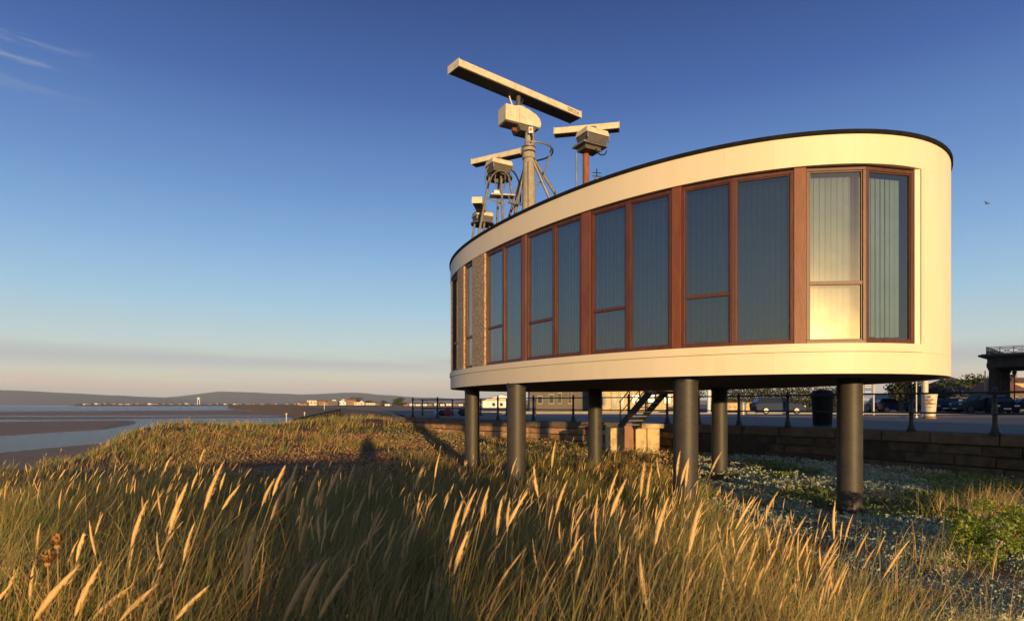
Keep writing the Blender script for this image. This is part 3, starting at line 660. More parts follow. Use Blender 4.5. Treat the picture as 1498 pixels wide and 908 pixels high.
# ------------------------------------------------------------------ sea wall, promenade, road
def path_pts(pts, step=.25):
    out_ = []
    for (x0, y0), (x1, y1) in zip(pts[:-1], pts[1:]):
        n_ = max(1, int(math.hypot(x1-x0, y1-y0)/step))
        for i in range(n_): out_.append(Vector((x0+(x1-x0)*i/n_, y0+(y1-y0)*i/n_)))
    out_.append(Vector(pts[-1]))
    for _ in range(6): out_ = [out_[0]]+[(out_[i-1]+out_[i]*2+out_[i+1])/4 for i in range(1, len(out_)-1)]+[out_[-1]]
    return out_
wpth = path_pts(EDGE[4:16]); 
cum = [0]
for i in range(1, len(wpth)): cum.append(cum[-1]+(wpth[i]-wpth[i-1]).length)
WLEN = cum[-1]
def wat(s):
    s = max(0, min(WLEN, s)); i = int(np.searchsorted(cum, s))-1; i = max(0, min(i, len(wpth)-2)); t = (s-cum[i])/(cum[i+1]-cum[i])
    p = wpth[i].lerp(wpth[i+1], t); j = max(0, i-3); k = min(len(wpth)-1, i+4); u = (wpth[k]-wpth[j]).normalized()
    return p, Vector((-u.y, u.x))       # normal towards the beach
# direction along path goes away from us; left-hand normal faces the beach side
sw_ = thing('sea_wall', (8.3, 22.7, .1), 'low curving sea wall of rough brown stone blocks below the promenade', 'wall')
mb = MB(); o = 0; allp = path_pts(EDGE[:16], 1.0)
for i, p in enumerate(allp):
    u = (allp[min(i+1, len(allp)-1)]-allp[max(i-1, 0)]).normalized(); nn = Vector((-u.y, u.x))
    a = p+nn*-.06; b_ = p+nn*-.55; mb.v += [(a.x, a.y, -1.3), (a.x, a.y, PROM-.01), (b_.x, b_.y, PROM-.01), (b_.x, b_.y, -1.3)]
for i in range(len(allp)-1):
    for k in range(4): a = i*4+k; b_ = i*4+(k+1) % 4; mb.f.append((a, a+4, b_+4, b_))
mb.f += [(0,1,2,3), tuple(len(mb.v)-1-k for k in range(4))]
mb.build('wall_core', M['mortar'], sw_)
def block(s0, s1, z0, z1, proud, m, name, depth=.3):
    (p0, n0), (p1, n1) = wat(s0), wat(s1); g_ = .012; u = (p1-p0).normalized(); p0 = p0+u*g_; p1 = p1-u*g_; z0 += g_; z1 -= g_
    nn = (n0+n1).normalized(); cch = .022; j = lambda: rnd.uniform(-.022, .022)
    bk0 = p0-nn*depth; bk1 = p1-nn*depth; f0 = p0+nn*(proud-cch); f1 = p1+nn*(proud-cch); q0 = p0+u*cch+nn*proud; q1 = p1-u*cch+nn*proud
    v_ = [(bk0.x,bk0.y,z0),(bk1.x,bk1.y,z0),(bk1.x,bk1.y,z1),(bk0.x,bk0.y,z1),(f0.x,f0.y,z0),(f1.x,f1.y,z0),(f1.x,f1.y,z1),(f0.x,f0.y,z1),
          (q0.x+nn.x*j(),q0.y+nn.y*j(),z0+cch+j()*.5),(q1.x+nn.x*j(),q1.y+nn.y*j(),z0+cch+j()*.5),(q1.x+nn.x*j(),q1.y+nn.y*j(),z1-cch+j()*.5),(q0.x+nn.x*j(),q0.y+nn.y*j(),z1-cch+j()*.5)]
    fs = [(4,7,3,0)[::-1],(1,2,6,5),(0,4,5,1)[::-1],(3,2,6,7)[::-1],(8,11,10,9),(4,8,9,5),(5,9,10,6),(6,10,11,7),(7,11,8,4)]
    return MB().add(v_, fs).build(name, m, sw_)
courses = [(-.32,.02),(.02,.33),(.33,.63),(.63,.91)]
for ci, (c0, c1) in enumerate(courses):
    s = rnd.uniform(0, .6)-.6
    while s < WLEN-.2:
        ln = rnd.uniform(.7, 1.7)*(1.15 if ci < 2 else .9); e = min(s+ln, WLEN)
        pm = wat((max(s, 0)+e)/2)[0]; hj = rnd.uniform(-.03,.03); block(max(s, 0), e, c0, c1-max(0, hj), rnd.uniform(-.03, .05), M['redstone' if pm.y > 24.5 else 'stone'], 'stone'); s = e
s = 0
while s < WLEN-.2:
    e = min(s+rnd.uniform(1.3, 2.1), WLEN); block(s, e, .91, PROM+.012, .05+rnd.uniform(0, .012), M['coping'], 'coping_stone', .55); s = e
# return face at the far end of the wall
MB().obox((-8.0,39.9,.4), (.12,.45,0), (.3,-.1,0), (0,0,.82)).build('end_pier', M['stone'], sw_, bevel=.03)
# lower masonry beyond, running away along the beach
mb = MB(); rest = path_pts(EDGE[15:], 4)
for i, p in enumerate(rest):
    u = (rest[min(i+1, len(rest)-1)]-rest[max(i-1, 0)]).normalized(); nn = Vector((-u.y, u.x))
    a = p+nn*.9; a2_ = p+nn*.1; b_ = p-nn*.5; mb.v += [(a.x, a.y, -2.4), (a2_.x, a2_.y, PROM), (b_.x, b_.y, PROM), (b_.x, b_.y, -2.4)]
for i in range(len(rest)-1):
    for k in range(4): a = i*4+k; b_ = i*4+(k+1) % 4; mb.f.append((a, a+4, b_+4, b_))
tag(mb.build('beach_revetment', M['coping']), 'sloping stone revetment running from the dune along the beach to the far houses', 'sea wall')
poly = [tuple(Vector((x, y))) for x, y in [(p.x, p.y) for p in allp[::2]]]
poly = [(p[0]+.3, p[1]) for p in poly]+[(x+.6, y) for x, y in EDGE[16:19]]
sheet = MB(); pts = poly+[(60,150),(800,400),(800,-40)]
sheet.v = [(x, y, PROM) for x, y in pts]; sheet.f = [tuple(range(len(pts)))[::-1]]
bmx = sheet.build('promenade', M['paving']); tag(bmx, kind='structure')
bm = bmesh.new(); bm.from_mesh(bmx.data); bmesh.ops.triangulate(bm, faces=bm.faces[:]); bmesh.ops.recalc_face_normals(bm, faces=bm.faces[:])
for f in bm.faces:
    if f.normal.z < 0: f.normal_flip()
bm.to_mesh(bmx.data); bm.free()
# road with kerbs and a centre line
def strip(x0, y0, x1, y1, w, z0, z1, name, m, kind='structure'):
    a = Vector((x0, y0, 0)); b_ = Vector((x1, y1, 0)); o_ = MB().beam(a+Vector((0,0,(z0+z1)/2)), b_+Vector((0,0,(z0+z1)/2)), w, z1-z0).build(name, m); return tag(o_, kind=kind)
strip(-4, 57, 150, 49, 9, PROM-.05, PROM+.006, 'road', M['asphalt'])
strip(-4, 52.3, 150, 44.3, .25, PROM-.05, PROM+.12, 'kerb', M['kerb'])
strip(-4, 61.7, 150, 53.7, .25, PROM-.05, PROM+.12, 'kerb', M['kerb'])
for i in range(14):
    x = 4+i*6; y = 57-(x+4)*8/154; strip(x, y, x+3, y-3*8/154, .14, PROM, PROM+.010, 'road_marking', M['white'])
strip(6, 41, 150, 34, .9, PROM-.05, PROM+.008, 'paving_band', M['kerb'])

# ------------------------------------------------------------------ railings
def rail_post(parent, x, y, h=1.25, s_=1.0, z0=PROM):
    prof = [(.15,0),(.15,.04),(.11,.07),(.10,.16),(.075,.20),(.06,.28),(.055,.50),(.075,.52),(.075,.57),(.05,.60),(.045,1.04),(.07,1.07),(.07,1.13),(.04,1.15),(.05,1.19),(.03,1.235),(.0,1.25)]
    prof = [(r_*s_, q*h/1.25) for r_, q in prof]; prof[-1] = (.004, prof[-1][1])
    return MB().lathe((x, y, z0), prof, 10).build('post', M['darkmetal'], parent, smooth=40)
rl1 = thing('railing', (8.5, 22.6, PROM), 'black cast-iron promenade railing with two rails above the stone wall', 'railing')
posts = [(14.6,12.2),(12.62,15.72),(11.68,17.6),(10.55,19.3),(9.53,20.8),(8.52,22.6),(7.45,24.0),(6.5,25.2),(5.1,26.3),(3.95,27.2),(2.86,28.1),(1.05,29.6),(-.73,31.0),(-2.4,32.9),(-4.4,35.5),(-6.2,37.6)]
for x, y in posts: rail_post(rl1, x, y)
for (x0, y0), (x1, y1) in zip(posts[:-1], posts[1:]):
    for q in (1.10, .545): MB().tube([(x0,y0,PROM+q),(x1,y1,PROM+q)], .025, 8).build('rail', M['darkmetal'], rl1, smooth=60)
rl2 = thing('railing', (-4, 44, PROM), 'farther black railing across the slipway, seen left of the pillars', 'railing')
p2 = [(X_(px,44.5),44.5) for px in (618,662,703,741,783)]
for x, y in p2: rail_post(rl2, x, y, 1.25, .9)
for (x0, y0), (x1, y1) in zip(p2[:-1], p2[1:]):
    for q in (1.10, .545): MB().tube([(x0,y0,PROM+q),(x1,y1,PROM+q)], .025, 6).build('rail', M['darkmetal'], rl2)

# ------------------------------------------------------------------ stair and its concrete plinths
st = thing('staircase', (4.5, 22.2, PROM), 'dark open-tread metal stair climbing from the plinth to the raised building', 'staircase')
up0 = V3(P(950,573,21.7)); lo0 = V3(P(906,625,22.7)); wv = V3((.66,.32,0))
for k in (0, 1): MB().beam(lo0+wv*k, up0+wv*k, .05, .22).build('stringer', M['darkmetal'], st)
for i in range(8):
    t = (i+.6)/8; c_ = lo0.lerp(up0, t)+wv*.5; dr_ = (up0-lo0); dr_.z = 0; dr_.normalize()
    MB().obox(c_, wv*.5, dr_*.13, (0,0,.018)).build('tread', M['steel'], st)
MB().obox(up0+wv*.5+Vector((.15,-.25,-.02)), (.5,.1,0), (-.1,.5,0), (0,0,.04)).build('landing', M['darkmetal'], st)
for k in (0, 1):
    for t in (.03, .35, .68):
        b_ = lo0.lerp(up0, t)+wv*k; MB().tube([b_, b_+Vector((0,0,.95))], .022, 6).build('baluster', M['darkmetal'], st)
    MB().tube([lo0+wv*k+Vector((0,0,.95)), up0+wv*k+Vector((0,0,.95))], .022, 6).build('handrail', M['darkmetal'], st)
    MB().tube([lo0+wv*k+Vector((0,0,.5)), up0+wv*k+Vector((0,0,.5))], .016, 6).build('handrail', M['darkmetal'], st)
pl = thing('stair_plinth', (X_(915,23), 23, 0), 'yellowed concrete blocks carrying the foot of the metal stair', 'plinth')
for (xa, xb, d, py, dep, m_) in ((893,914,22.4,625.5,1.2,'plinth'), (930,946,23.0,626.5,1.6,'plinth'), (947,965,23.8,626.5,1.5,'plinth')):
    MB().box(X_(xa,d), X_(xb,d), d, d+dep, -.3, Z_(py,d)).build('block', M[m_], pl, bevel=.02)
MB().box(X_(914,23.1)+.01, X_(930,23.1)-.01, 23.2, 24.2, -.3, Z_(619,23.1)).build('riser', M['brick'], pl, bevel=.01)
MB().box(X_(938,24), X_(971,24), 23.9, 25.6, Z_(626,24.2)+.004, PROM+.02).build('cap_slab', M['plinth'], pl, bevel=.02)

# ------------------------------------------------------------------ things on the promenade
lb = thing('litter_bin', (X_(1203,21.6), 21.6, PROM), 'big dark tapered bin at the railing behind the near pillar', 'bin')
xb = X_(1203,21.6)
MB().lathe((xb,21.6,PROM), [(.30,0),(.31,.03),(.36,1.0),(.38,1.02)], 20).build('body', M['plastic'], lb, smooth=40)
MB().lathe((xb,21.6,PROM+1.02), [(.40,.0),(.40,.10),(.30,.26),(.05,.32)], 20).build('hood', M['plastic'], lb, smooth=40)
MB().lathe((xb,21.6,PROM), [(.33,0),(.33,.06),(.31,.07)], 20).build('foot_ring', M['darkmetal'], lb, smooth=40)
cp = thing('cup_sign', (X_(1359.5,34), 34, PROM), 'coffee-cup shaped cream sign with brown writing beside the thick pale post', 'sign')
xc = X_(1359.5,34)
cb = MB().lathe((xc,34,PROM+.12), [(.26,0),(.29,.03),(.38,1.18),(.40,1.19),(.40,1.24),(.37,1.27)], 24).build('cup', M['scanner'], cp, smooth=40)
MB().lathe((xc,34,PROM), [(.33,0),(.33,.10),(.27,.125)], 20).build('base', M['brick'], cp, smooth=40)
M['brown'] = mat('brown_print', (.22,.07,.035), rough=.6)
ndir = V3((-xc,-34,0)).normalized(); xd = Vector((-ndir.y, ndir.x, 0)); 
for txt, hh, sz in (('fresh', .86, .26), ('coffee', .66, .26), ('served here', .50, .09)):
    lettering(txt, V3((xc,34,PROM+.12+hh))+ndir*(.30+.075*hh+.03), xd, ndir, sz*.95, M['brown'], cb, align='CENTER')
MB().obox(V3((xc,34,PROM+1.22))+ndir*.385, xd*.06, ndir*.012, (0,0,.05)).build('emblem', M['brown'], cb)
tp = thing('thick_post', (X_(1353,38), 38, PROM), 'thick cream round post rising behind the cup-shaped sign', 'post')
MB().lathe((X_(1353,38),38,PROM), [(.24,0),(.24,.25),(.19,.30),(.18,3.6)], 16).build('shaft', M['scanner'], tp, smooth=40)
MB().lathe((X_(1353,38),38,PROM+3.6), [(.20,0),(.20,.1),(.04,.25)], 16).build('cap', M['scanner'], tp, smooth=40)
def pole(px, d, h, r_, m, label, cat='pole', top=None, pyb=None):
    t = thing('pole', (X_(px,d), d, PROM), label, cat)
    MB().tube([(X_(px,d),d,PROM),(X_(px,d),d,PROM+h)], r_, 8).build('shaft', M[m], t, smooth=60)
    MB().lathe((X_(px,d),d,PROM), [(r_*2.2,0),(r_*2.2,.12),(r_*1.1,.16)], 8).build('foot', M[m], t)
    if top: MB().box(X_(px,d)-top, X_(px,d)+top, d-.06, d+.06, PROM+h, PROM+h+.1).build('head', M['steel'], t)
    return t
pole(1037, 52, 3.2, .16, 'white', 'white post seen between the two right-hand middle pillars', 'post')
pole(1340.5, 36, 3.4, .035, 'scanner', 'thin sunlit pole just left of the thick cream post')
pole(1441, 57, 4.0, .045, 'steel', 'thin grey pole at the left corner of the portico')
sg = thing('sign_board', (X_(1269,46), 46, PROM), 'blue and white notice board on two pale posts', 'sign')
for q in (1262, 1278): MB().tube([(X_(q,46),46,PROM),(X_(q,46),46,PROM+2.6)], .06, 8).build('post', M['scanner'], sg)
M['blue'] = mat('sign_blue', (.07,.12,.30), (.10,.16,.34), 3, .5)
bo = MB().box(X_(1263.5,46), X_(1276.5,46), 46.0, 46.06, PROM+1.3, PROM+2.5).build('board', M['blue'], sg)
for q in (1.55, 1.75, 2.1, 2.25): MB().box(X_(1265,46), X_(1274.5,46), 45.985, 45.998, PROM+q, PROM+q+.05).build('printed_line', M['white'], bo)
sb = thing('street_bin', (X_(1086,48), 48, PROM), 'small grey bin in front of the orange wall', 'bin')
MB().lathe((X_(1086,48),48,PROM), [(.28,0),(.30,.85),(.33,.86),(.33,.95),(.2,1.05)], 12).build('body', M['steel'], sb, smooth=40)
MB().lathe((X_(1086,48),48,PROM+.86), [(.335,0),(.335,.04)], 12).build('rim', M['darkmetal'], sb)
# bags / coats lying on the promenade
M['red'] = mat('red_cloth', (.38,.03,.03), (.28,.02,.025), 9, .8); M['navy'] = mat('navy_cloth', (.02,.025,.06), (.03,.035,.075), 9, .8); M['paleblue'] = mat('pale_blue_cloth', (.35,.45,.6), (.28,.38,.5), 9, .8)
def bag(px, d, w_, h_, m, label):
    x = X_(px, d); t = thing('beach_bag', (x, d, PROM), label, 'bag', 'bags left by the far railing')
    mb = MB(); mb.ball((x, d, PROM+h_*.46), w_/2, w_*.32, h_*.47, 10, 8); b_ = mb.build('body', M[m], t, smooth=60)
    MB().tube(arcpts((x, d, PROM+h_*.8), w_*.26, h_*.35, 180, 0, 8), .02, 6).build('handle', M['navy' if m != 'navy' else 'red'], t)
    return t
bag(655, 42, .55, .55, 'red', 'red bag on the promenade left of the leftmost pillar'); bag(647, 42.3, .6, .45, 'navy', 'navy bag leaning against the red bag'); bag(638, 42.1, .35, .62, 'paleblue', 'pale blue bag beside the railing post'); bag(677, 42.4, .7, .55, 'navy', 'navy bag half behind the leftmost pillar')

# ------------------------------------------------------------------ buildings
def house(name, label, cat, x0, x1, y, dep, h, roof, wall='render', rf='slate', wins=(), rh=2.0, zb=PROM, group=None, chim=0, door=None, over=.3):
    t = thing(name, ((x0+x1)/2, y, zb), label, cat, group)
    wl_ = MB().box(x0, x1, y, y+dep, zb-.2, zb+h).build('wall', M[wall], t)
    if roof == 'flat': r_ = MB().box(x0-over, x1+over, y-over, y+dep+over, zb+h+.002, zb+h+.3).build('roof', M[rf], t)
    elif roof == 'ridge':
        mb = MB(); a, b_, c_, d_ = x0-over, x1+over, y-over, y+dep+over; m_ = (c_+d_)/2; q = zb+h+.003
        mb.add([(a,c_,q),(b_,c_,q),(b_,d_,q),(a,d_,q),(a,m_,q+rh),(b_,m_,q+rh)], [(0,3,2,1),(0,1,5,4),(2,3,4,5),(0,4,3),(1,2,5)]); r_ = mb.build('roof', M[rf], t)
    elif roof == 'gable':
        mb = MB(); m_ = (x0+x1)/2; q = zb+h+.003
        mb.add([(x0-over,y-over,q),(x1+over,y-over,q),(x1+over,y+dep+over,q),(x0-over,y+dep+over,q),(m_,y-over,q+rh),(m_,y+dep+over,q+rh)], [(0,3,2,1),(1,2,5,4),(3,0,4,5),(0,1,4),(2,3,5)]); r_ = mb.build('roof', M[rf], t)
        MB().prism([(x0,y-over-.02),(x1,y-over-.02),(x1,y-over),(x0,y-over)], 0, .001) 
        g_ = MB().add([(x0,y-over-.03,q-.01),(x1,y-over-.03,q-.01),(m_,y-over-.03,q+rh-.25)], [(0,1,2)]).build('gable', M[wall], t)
    elif roof == 'hip':
        mb = MB(); a, b_, c_, d_ = x0-over, x1+over, y-over, y+dep+over; m_ = (c_+d_)/2; q = zb+h+.003; i_ = min((b_-a), (d_-c_))*.45
        mb.add([(a,c_,q),(b_,c_,q),(b_,d_,q),(a,d_,q),(a+i_,m_,q+rh),(b_-i_,m_,q+rh)], [(0,3,2,1),(0,1,5,4),(2,3,4,5),(0,4,3),(1,2,5)]); r_ = mb.build('roof', M[rf], t)
    for k in range(chim):
        xx = x0+(x1-x0)*(.25+.5*k/max(1, chim-1)) if chim > 1 else x0+(x1-x0)*.3
        MB().box(xx-.35, xx+.35, y+dep*.45, y+dep*.6, zb+h+rh*.3, zb+h+rh+.9).build('chimney', M['brick'], r_)
    for (u0, u1, v0, v1) in wins:
        f_ = MB().box(x0+(x1-x0)*u0, x0+(x1-x0)*u1, y-.06, y-.002, zb+v0, zb+v1).build('window', M['winframe'], t)
        fw = (x1-x0)*(u1-u0)*.08; MB().box(x0+(x1-x0)*u0+fw, x0+(x1-x0)*u1-fw, y-.075, y-.062, zb+v0+.1, zb+v1-.1).build('pane', M['winglass'], f_)
    if door: MB().box(x0+(x1-x0)*door[0], x0+(x1-x0)*door[1], y-.08, y-.003, zb, zb+door[2]).build('door', M[door[3]], t)
    return t
# grey block and yellow block seen under the radar station
house('seafront_building', 'long grey-brown building in shade with a teal door, under the radar station', 'building', X_(775,80), X_(868,80), 80, 9, 4.6, 'flat', 'rendergrey', 'slate', [(.30,.38,.9,2.2),(.44,.50,.9,2.4),(.60,.66,.9,2.6),(.12,.2,.9,2.0)], door=(.82,.94,3.0,'teal'))
house('seafront_shop', 'sunlit yellow building with a row of windows behind the stair', 'building', X_(868,76), X_(1000,76), 76, 9, 3.3, 'ridge', 'plinth', 'slate', [(.04,.14,.7,2.1),(.20,.26,.3,2.1),(.30,.34,.3,2.1),(.42,.52,.9,2.1),(.60,.68,.9,2.1),(.78,.86,.9,2.1)], rh=1.6)
house('beach_kiosk', 'bright cream gabled hall seen between the two left pillars', 'building', X_(706,170), X_(762,170), 170, 8, 2.0, 'gable', 'white', 'tileroof', [(.25,.33,.4,1.4),(.45,.53,.4,1.4),(.65,.73,.4,1.4)], rh=1.9)
lw_ = thing('garden_wall', (X_(1085,58.5), 58.5, PROM), 'low orange brick wall below the hedge, behind the blue car', 'wall')
MB().box(X_(1062,65), X_(1112,65), 65, 65.3, PROM, PROM+.95).build('brickwork', M['plinth'], lw_); MB().box(X_(1061,65), X_(1113,65), 64.95, 65.35, PROM+.952, PROM+1.05).build('coping', M['brick'], lw_)
house('low_shop', 'long low building with a grey sloping roof left of the portico', 'building', X_(1378,84), X_(1438,84), 84, 10, 1.9, 'ridge', 'rendergrey', 'slate', [(.08+.09*i,.13+.09*i,.9,1.6) for i in range(8)], rh=1.7)
house('cottage', 'grey house with white windows behind the lamp post', 'house', X_(1472,80), X_(1512,80), 80, 8, 2.3, 'hip', 'rendergrey', 'tileroof', [(.06,.16,.8,1.9),(.32,.42,.8,1.9),(.6,.7,.8,1.9)], rh=2.4)
house('hillside_house', 'dark-roofed house on the skyline right of the radar station', 'house', X_(1389,150), X_(1432,150), 150, 10, 5.6, 'hip', 'brick', 'slate', [(.2,.3,3.5,4.8),(.6,.7,3.5,4.8)], rh=2.4, chim=1)
house('hillside_house', 'pale flat-topped house on the skyline left of the portico', 'house', X_(1434,160), X_(1447,160), 160, 8, 7.4, 'flat', 'white', 'slate', [(.2,.4,5,6.3)])
house('hillside_house', 'tan house behind the portico columns near the lamp', 'house', X_(1474,150), X_(1520,150), 150, 10, 6.2, 'ridge', 'plinth', 'tileroof', [(.2,.3,4,5.2),(.5,.6,4,5.2)], rh=1.6, chim=2)
house('seaside_hall', 'long low brown hall on the promenade behind the photographer', 'building', 15.8, 28, -17.5, 7, 3.1, 'flat', 'brick', 'slate', [(.1,.2,.9,2.2),(.4,.5,.9,2.2),(.7,.8,.9,2.2)])

house('shade_block', 'unseen tall brick block added behind the camera, out to the right, to shade the portico', 'building', 58, 84, -24, 12, 12.5, 'hip', 'brick', 'slate', [(.1+.2*i,.18+.2*i,2+3*j,3.8+3*j) for i in range(4) for j in range(3)], rh=3, chim=2)  # unseen building added to shade the portico and the parked cars
# portico with ironwork balustrade
po = thing('portico', (X_(1465,58), 58, PROM), 'shade-toned stone portico with round columns and iron cresting at the right edge', 'portico')
pz_ = lambda py, d=57: Z_(py, d)
pc = V3((X_(1443,57), 57, 0)); pf = V3((.70,-.714,0)); pg = V3((.73,.684,0)).normalized(); Lf, Lg = 9.0, 9.6
def pp(a_, b_, zz_): q = pc+pf*a_+pg*b_; return V3((q.x, q.y, zz_))
zc0 = Z_(537.5,57)
def column(a_, b_):
    q = pp(a_, b_, PROM)
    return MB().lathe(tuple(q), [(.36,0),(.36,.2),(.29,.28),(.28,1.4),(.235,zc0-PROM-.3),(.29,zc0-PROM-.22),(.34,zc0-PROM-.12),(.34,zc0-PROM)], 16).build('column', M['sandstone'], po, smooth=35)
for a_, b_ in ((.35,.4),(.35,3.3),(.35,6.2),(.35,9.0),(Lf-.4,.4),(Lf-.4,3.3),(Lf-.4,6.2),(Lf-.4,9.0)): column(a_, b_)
def slab_(q0, q1, ov, nm_):
    z0_, z1_ = Z_(q0,57)+.003, Z_(q1,57); c0_ = pp(Lf/2, Lg/2, (z0_+z1_)/2)
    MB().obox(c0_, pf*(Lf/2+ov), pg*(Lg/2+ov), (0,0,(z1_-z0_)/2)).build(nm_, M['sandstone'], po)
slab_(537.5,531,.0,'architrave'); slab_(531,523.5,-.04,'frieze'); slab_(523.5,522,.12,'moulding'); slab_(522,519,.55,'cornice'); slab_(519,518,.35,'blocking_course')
for i in range(22):
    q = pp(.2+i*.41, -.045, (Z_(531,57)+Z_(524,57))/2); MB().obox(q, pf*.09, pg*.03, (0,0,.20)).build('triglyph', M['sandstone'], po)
bt, bb = Z_(508.5,57), Z_(516.8,57)
for (a0, b0, a1, b1_) in ((0,0,Lf,0), (0,0,0,Lg)):
    for q in (bt, bb, bt-.12): MB().beam(pp(a0,b0,q), pp(a1,b1_,q), .05, .05).build('rail', M['darkmetal'], po)
    n_ = 9
    for i in range(n_+1):
        t0_ = i/n_; A_ = pp(a0+(a1-a0)*t0_, b0+(b1_-b0)*t0_, 0)
        MB().tube([(A_.x,A_.y,Z_(518,57)),(A_.x,A_.y,bt)], .035, 5).build('baluster', M['darkmetal'], po)
        if i < n_:
            t1_ = (i+1)/n_; B_ = pp(a0+(a1-a0)*t1_, b0+(b1_-b0)*t1_, 0); mid = (A_+B_)/2; hx = (B_-A_)
            MB().tube([(A_.x,A_.y,bb),(B_.x,B_.y,bt-.12)], .02, 4).build('scroll', M['darkmetal'], po); MB().tube([(A_.x,A_.y,bt-.12),(B_.x,B_.y,bb)], .02, 4).build('scroll', M['darkmetal'], po)
            MB().tube([V3((mid.x,mid.y,(bt+bb)/2-.06))+hx*.16*math.cos(k_*.7)+Vector((0,0,.13*math.sin(k_*.7))) for k_ in range(10)], .02, 4).build('roundel', M['darkmetal'], po)
    mb = MB()
    for i in range(48): q = pp(a0+(a1-a0)*i/48, b0+(b1_-b0)*i/48, 0); mb.tube([(q.x,q.y,bt),(q.x,q.y,bt+.17)], [.022,.004], 4)
    tag(mb.build('cresting', M['darkmetal'], po), kind='stuff')
def lamp_post(px, d, h, label):
    x = X_(px, d); t = thing('lamp_post', (x, d, PROM), label, 'lamp post')
    MB().lathe((x,d,PROM), [(.16,0),(.16,.5),(.08,.62),(.055,1.2),(.045,h-.1),(.09,h-.05),(.03,h)], 10).build('shaft', M['darkmetal'], t, smooth=40)
    ln = MB().lathe((x,d,PROM+h), [(.07,0),(.20,.34),(.19,.35)], 6).build('lantern', M['winglass'], t)
    MB().lathe((x,d,PROM+h+.352), [(.24,0),(.10,.16),(.03,.22),(.03,.30)], 6).build('cap', M['darkmetal'], ln)
    MB().tube([(x-.22,d,PROM+h-.12),(x+.22,d,PROM+h-.12)], .02, 6).build('ladder_bar', M['darkmetal'], t)
lamp_post(1484, 56, 3.45, 'black Victorian lamp post under the portico opening')

# far shore town: every building its own object
town = []
def far(px0, px1, py_base, d, hpx, roof, wall, rf, label, rhpx=1.5, chim=0, group=None, nw=2, dep=None, name='house', cat='house'):
    x0, x1 = X_(px0, d), X_(px1, d); h = hpx/F*d; zb = Z_(py_base, d); W = x1-x0
    ws = [( (i+.3)/nw, (i+.62)/nw, h*.35, h*.72) for i in range(nw)] if nw else []
    house(name, label, cat, x0, x1, d, dep or max(6, W*.5), h, roof, wall, rf, ws, rh=rhpx/F*d, zb=zb, chim=chim, group=group, over=.3)
far(449,463,592.6,800,7.2,'flat','render','slate','cream three-storey block at the left end of the far town', nw=3)
far(463,476,592.6,815,6.0,'ridge','brick','tileroof','red-brown block right of the cream one in the far town', chim=2, nw=3)
far(438,449,592.6,790,3.0,'ridge','brick','tileroof','low red-brown house at the seaward end of the far town', nw=1)
far(476,488,592.6,760,4.6,'ridge','brick','tileroof','brown terrace behind the beach poles', chim=1, nw=3)
far(480,494,592.2,640,5.6,'flat','rendergrey','slate','grey jetty building with rooftop blocks by the poles', nw=3)
far(486,491,587.0,660,2.6,'flat','white','slate','small white rooftop box above the jetty building', nw=1)
far(495,506,592.0,720,4.6,'gable','white','slate','bright white gabled house in the middle of the far town', 2.4, nw=2)
far(500,504,589.2,760,5.5,'flat','white','slate','narrow white tower behind the white gabled house', nw=1)
far(506,520,592.2,735,7.0,'hip','brick','tileroof','large red-brown hotel in the far town', 2.2, chim=2, nw=4)
far(518,528,592.2,700,4.4,'flat','render','slate','cream flat-roofed block right of the hotel', nw=2)
far(525,533,592.0,690,3.6,'gable','render','tileroof','cream gabled house with a steep front in the far town', 3.2, nw=1)
far(533,549,592.0,700,3.0,'ridge','render','slate','long low cream building beside the steep gabled house', 1.4, nw=4)
far(549,562,592.2,720,2.2,'ridge','brick','tileroof','low brick bungalow left of the round tree', 1.4, nw=2)
ORD = 'x first second third fourth fifth sixth seventh eighth ninth tenth eleventh twelfth thirteenth fourteenth fifteenth sixteenth seventeenth eighteenth nineteenth twentieth'.split()
k = 0
for px in list(range(563, 706, 9)):
    w_ = rnd.uniform(5.5, 8); d = rnd.uniform(560, 640)
    k += 1; rf_, wl2, rm2 = rnd.choice(['ridge','hip','gable']), rnd.choice(['render','brick','white']), rnd.choice(['tileroof','slate'])
    far(px, px+w_, 593.0, d, rnd.uniform(1.8, 3.0), rf_, wl2, rm2, 'small %s house, %s in the row right of the lone round tree' % ({'render':'cream','brick':'brown','white':'white'}[wl2], ORD[k]), 1.3, group='row of small houses behind the beach', nw=1)
for px0_ in range(118, 440, 11):
    px = px0_+rnd.uniform(-3.5,3.5); w_ = rnd.uniform(2, 6); d = rnd.uniform(2900, 3300)
    rf_, wl2 = rnd.choice(['ridge','gable','flat']), rnd.choice(['render','brick','brick','white']); k2_ = (px0_-118)//11-15
    far(px, px+w_, 591.6, d, rnd.uniform(.9, 2.0), rf_, wl2, rnd.choice(['tileroof','slate']), 'tiny %s house on the far shore, %s %s of the water tower' % ({'render':'cream','brick':'brown','white':'white'}[wl2], ORD[k2_ if k2_ > 0 else 1-k2_], 'right' if k2_ > 0 else 'left'), .8, group='tiny houses on the far shore', nw=1, dep=25)
wt = thing('water_tower', (X_(290.5,3000), 3000, 3), 'tiny white water tower on the far shore below the hill', 'water tower')
for q in (289,292): MB().tube([(X_(q,3000),3000,2),(X_(q,3000),3000,Z_(584,3000))], 1.6, 6).build('leg', M['white'], wt)
MB().lathe((X_(290.5,3000),3000,Z_(584,3000)), [(5,0),(7,3),(7,9),(3,11)], 10).build('tank', M['white'], wt)

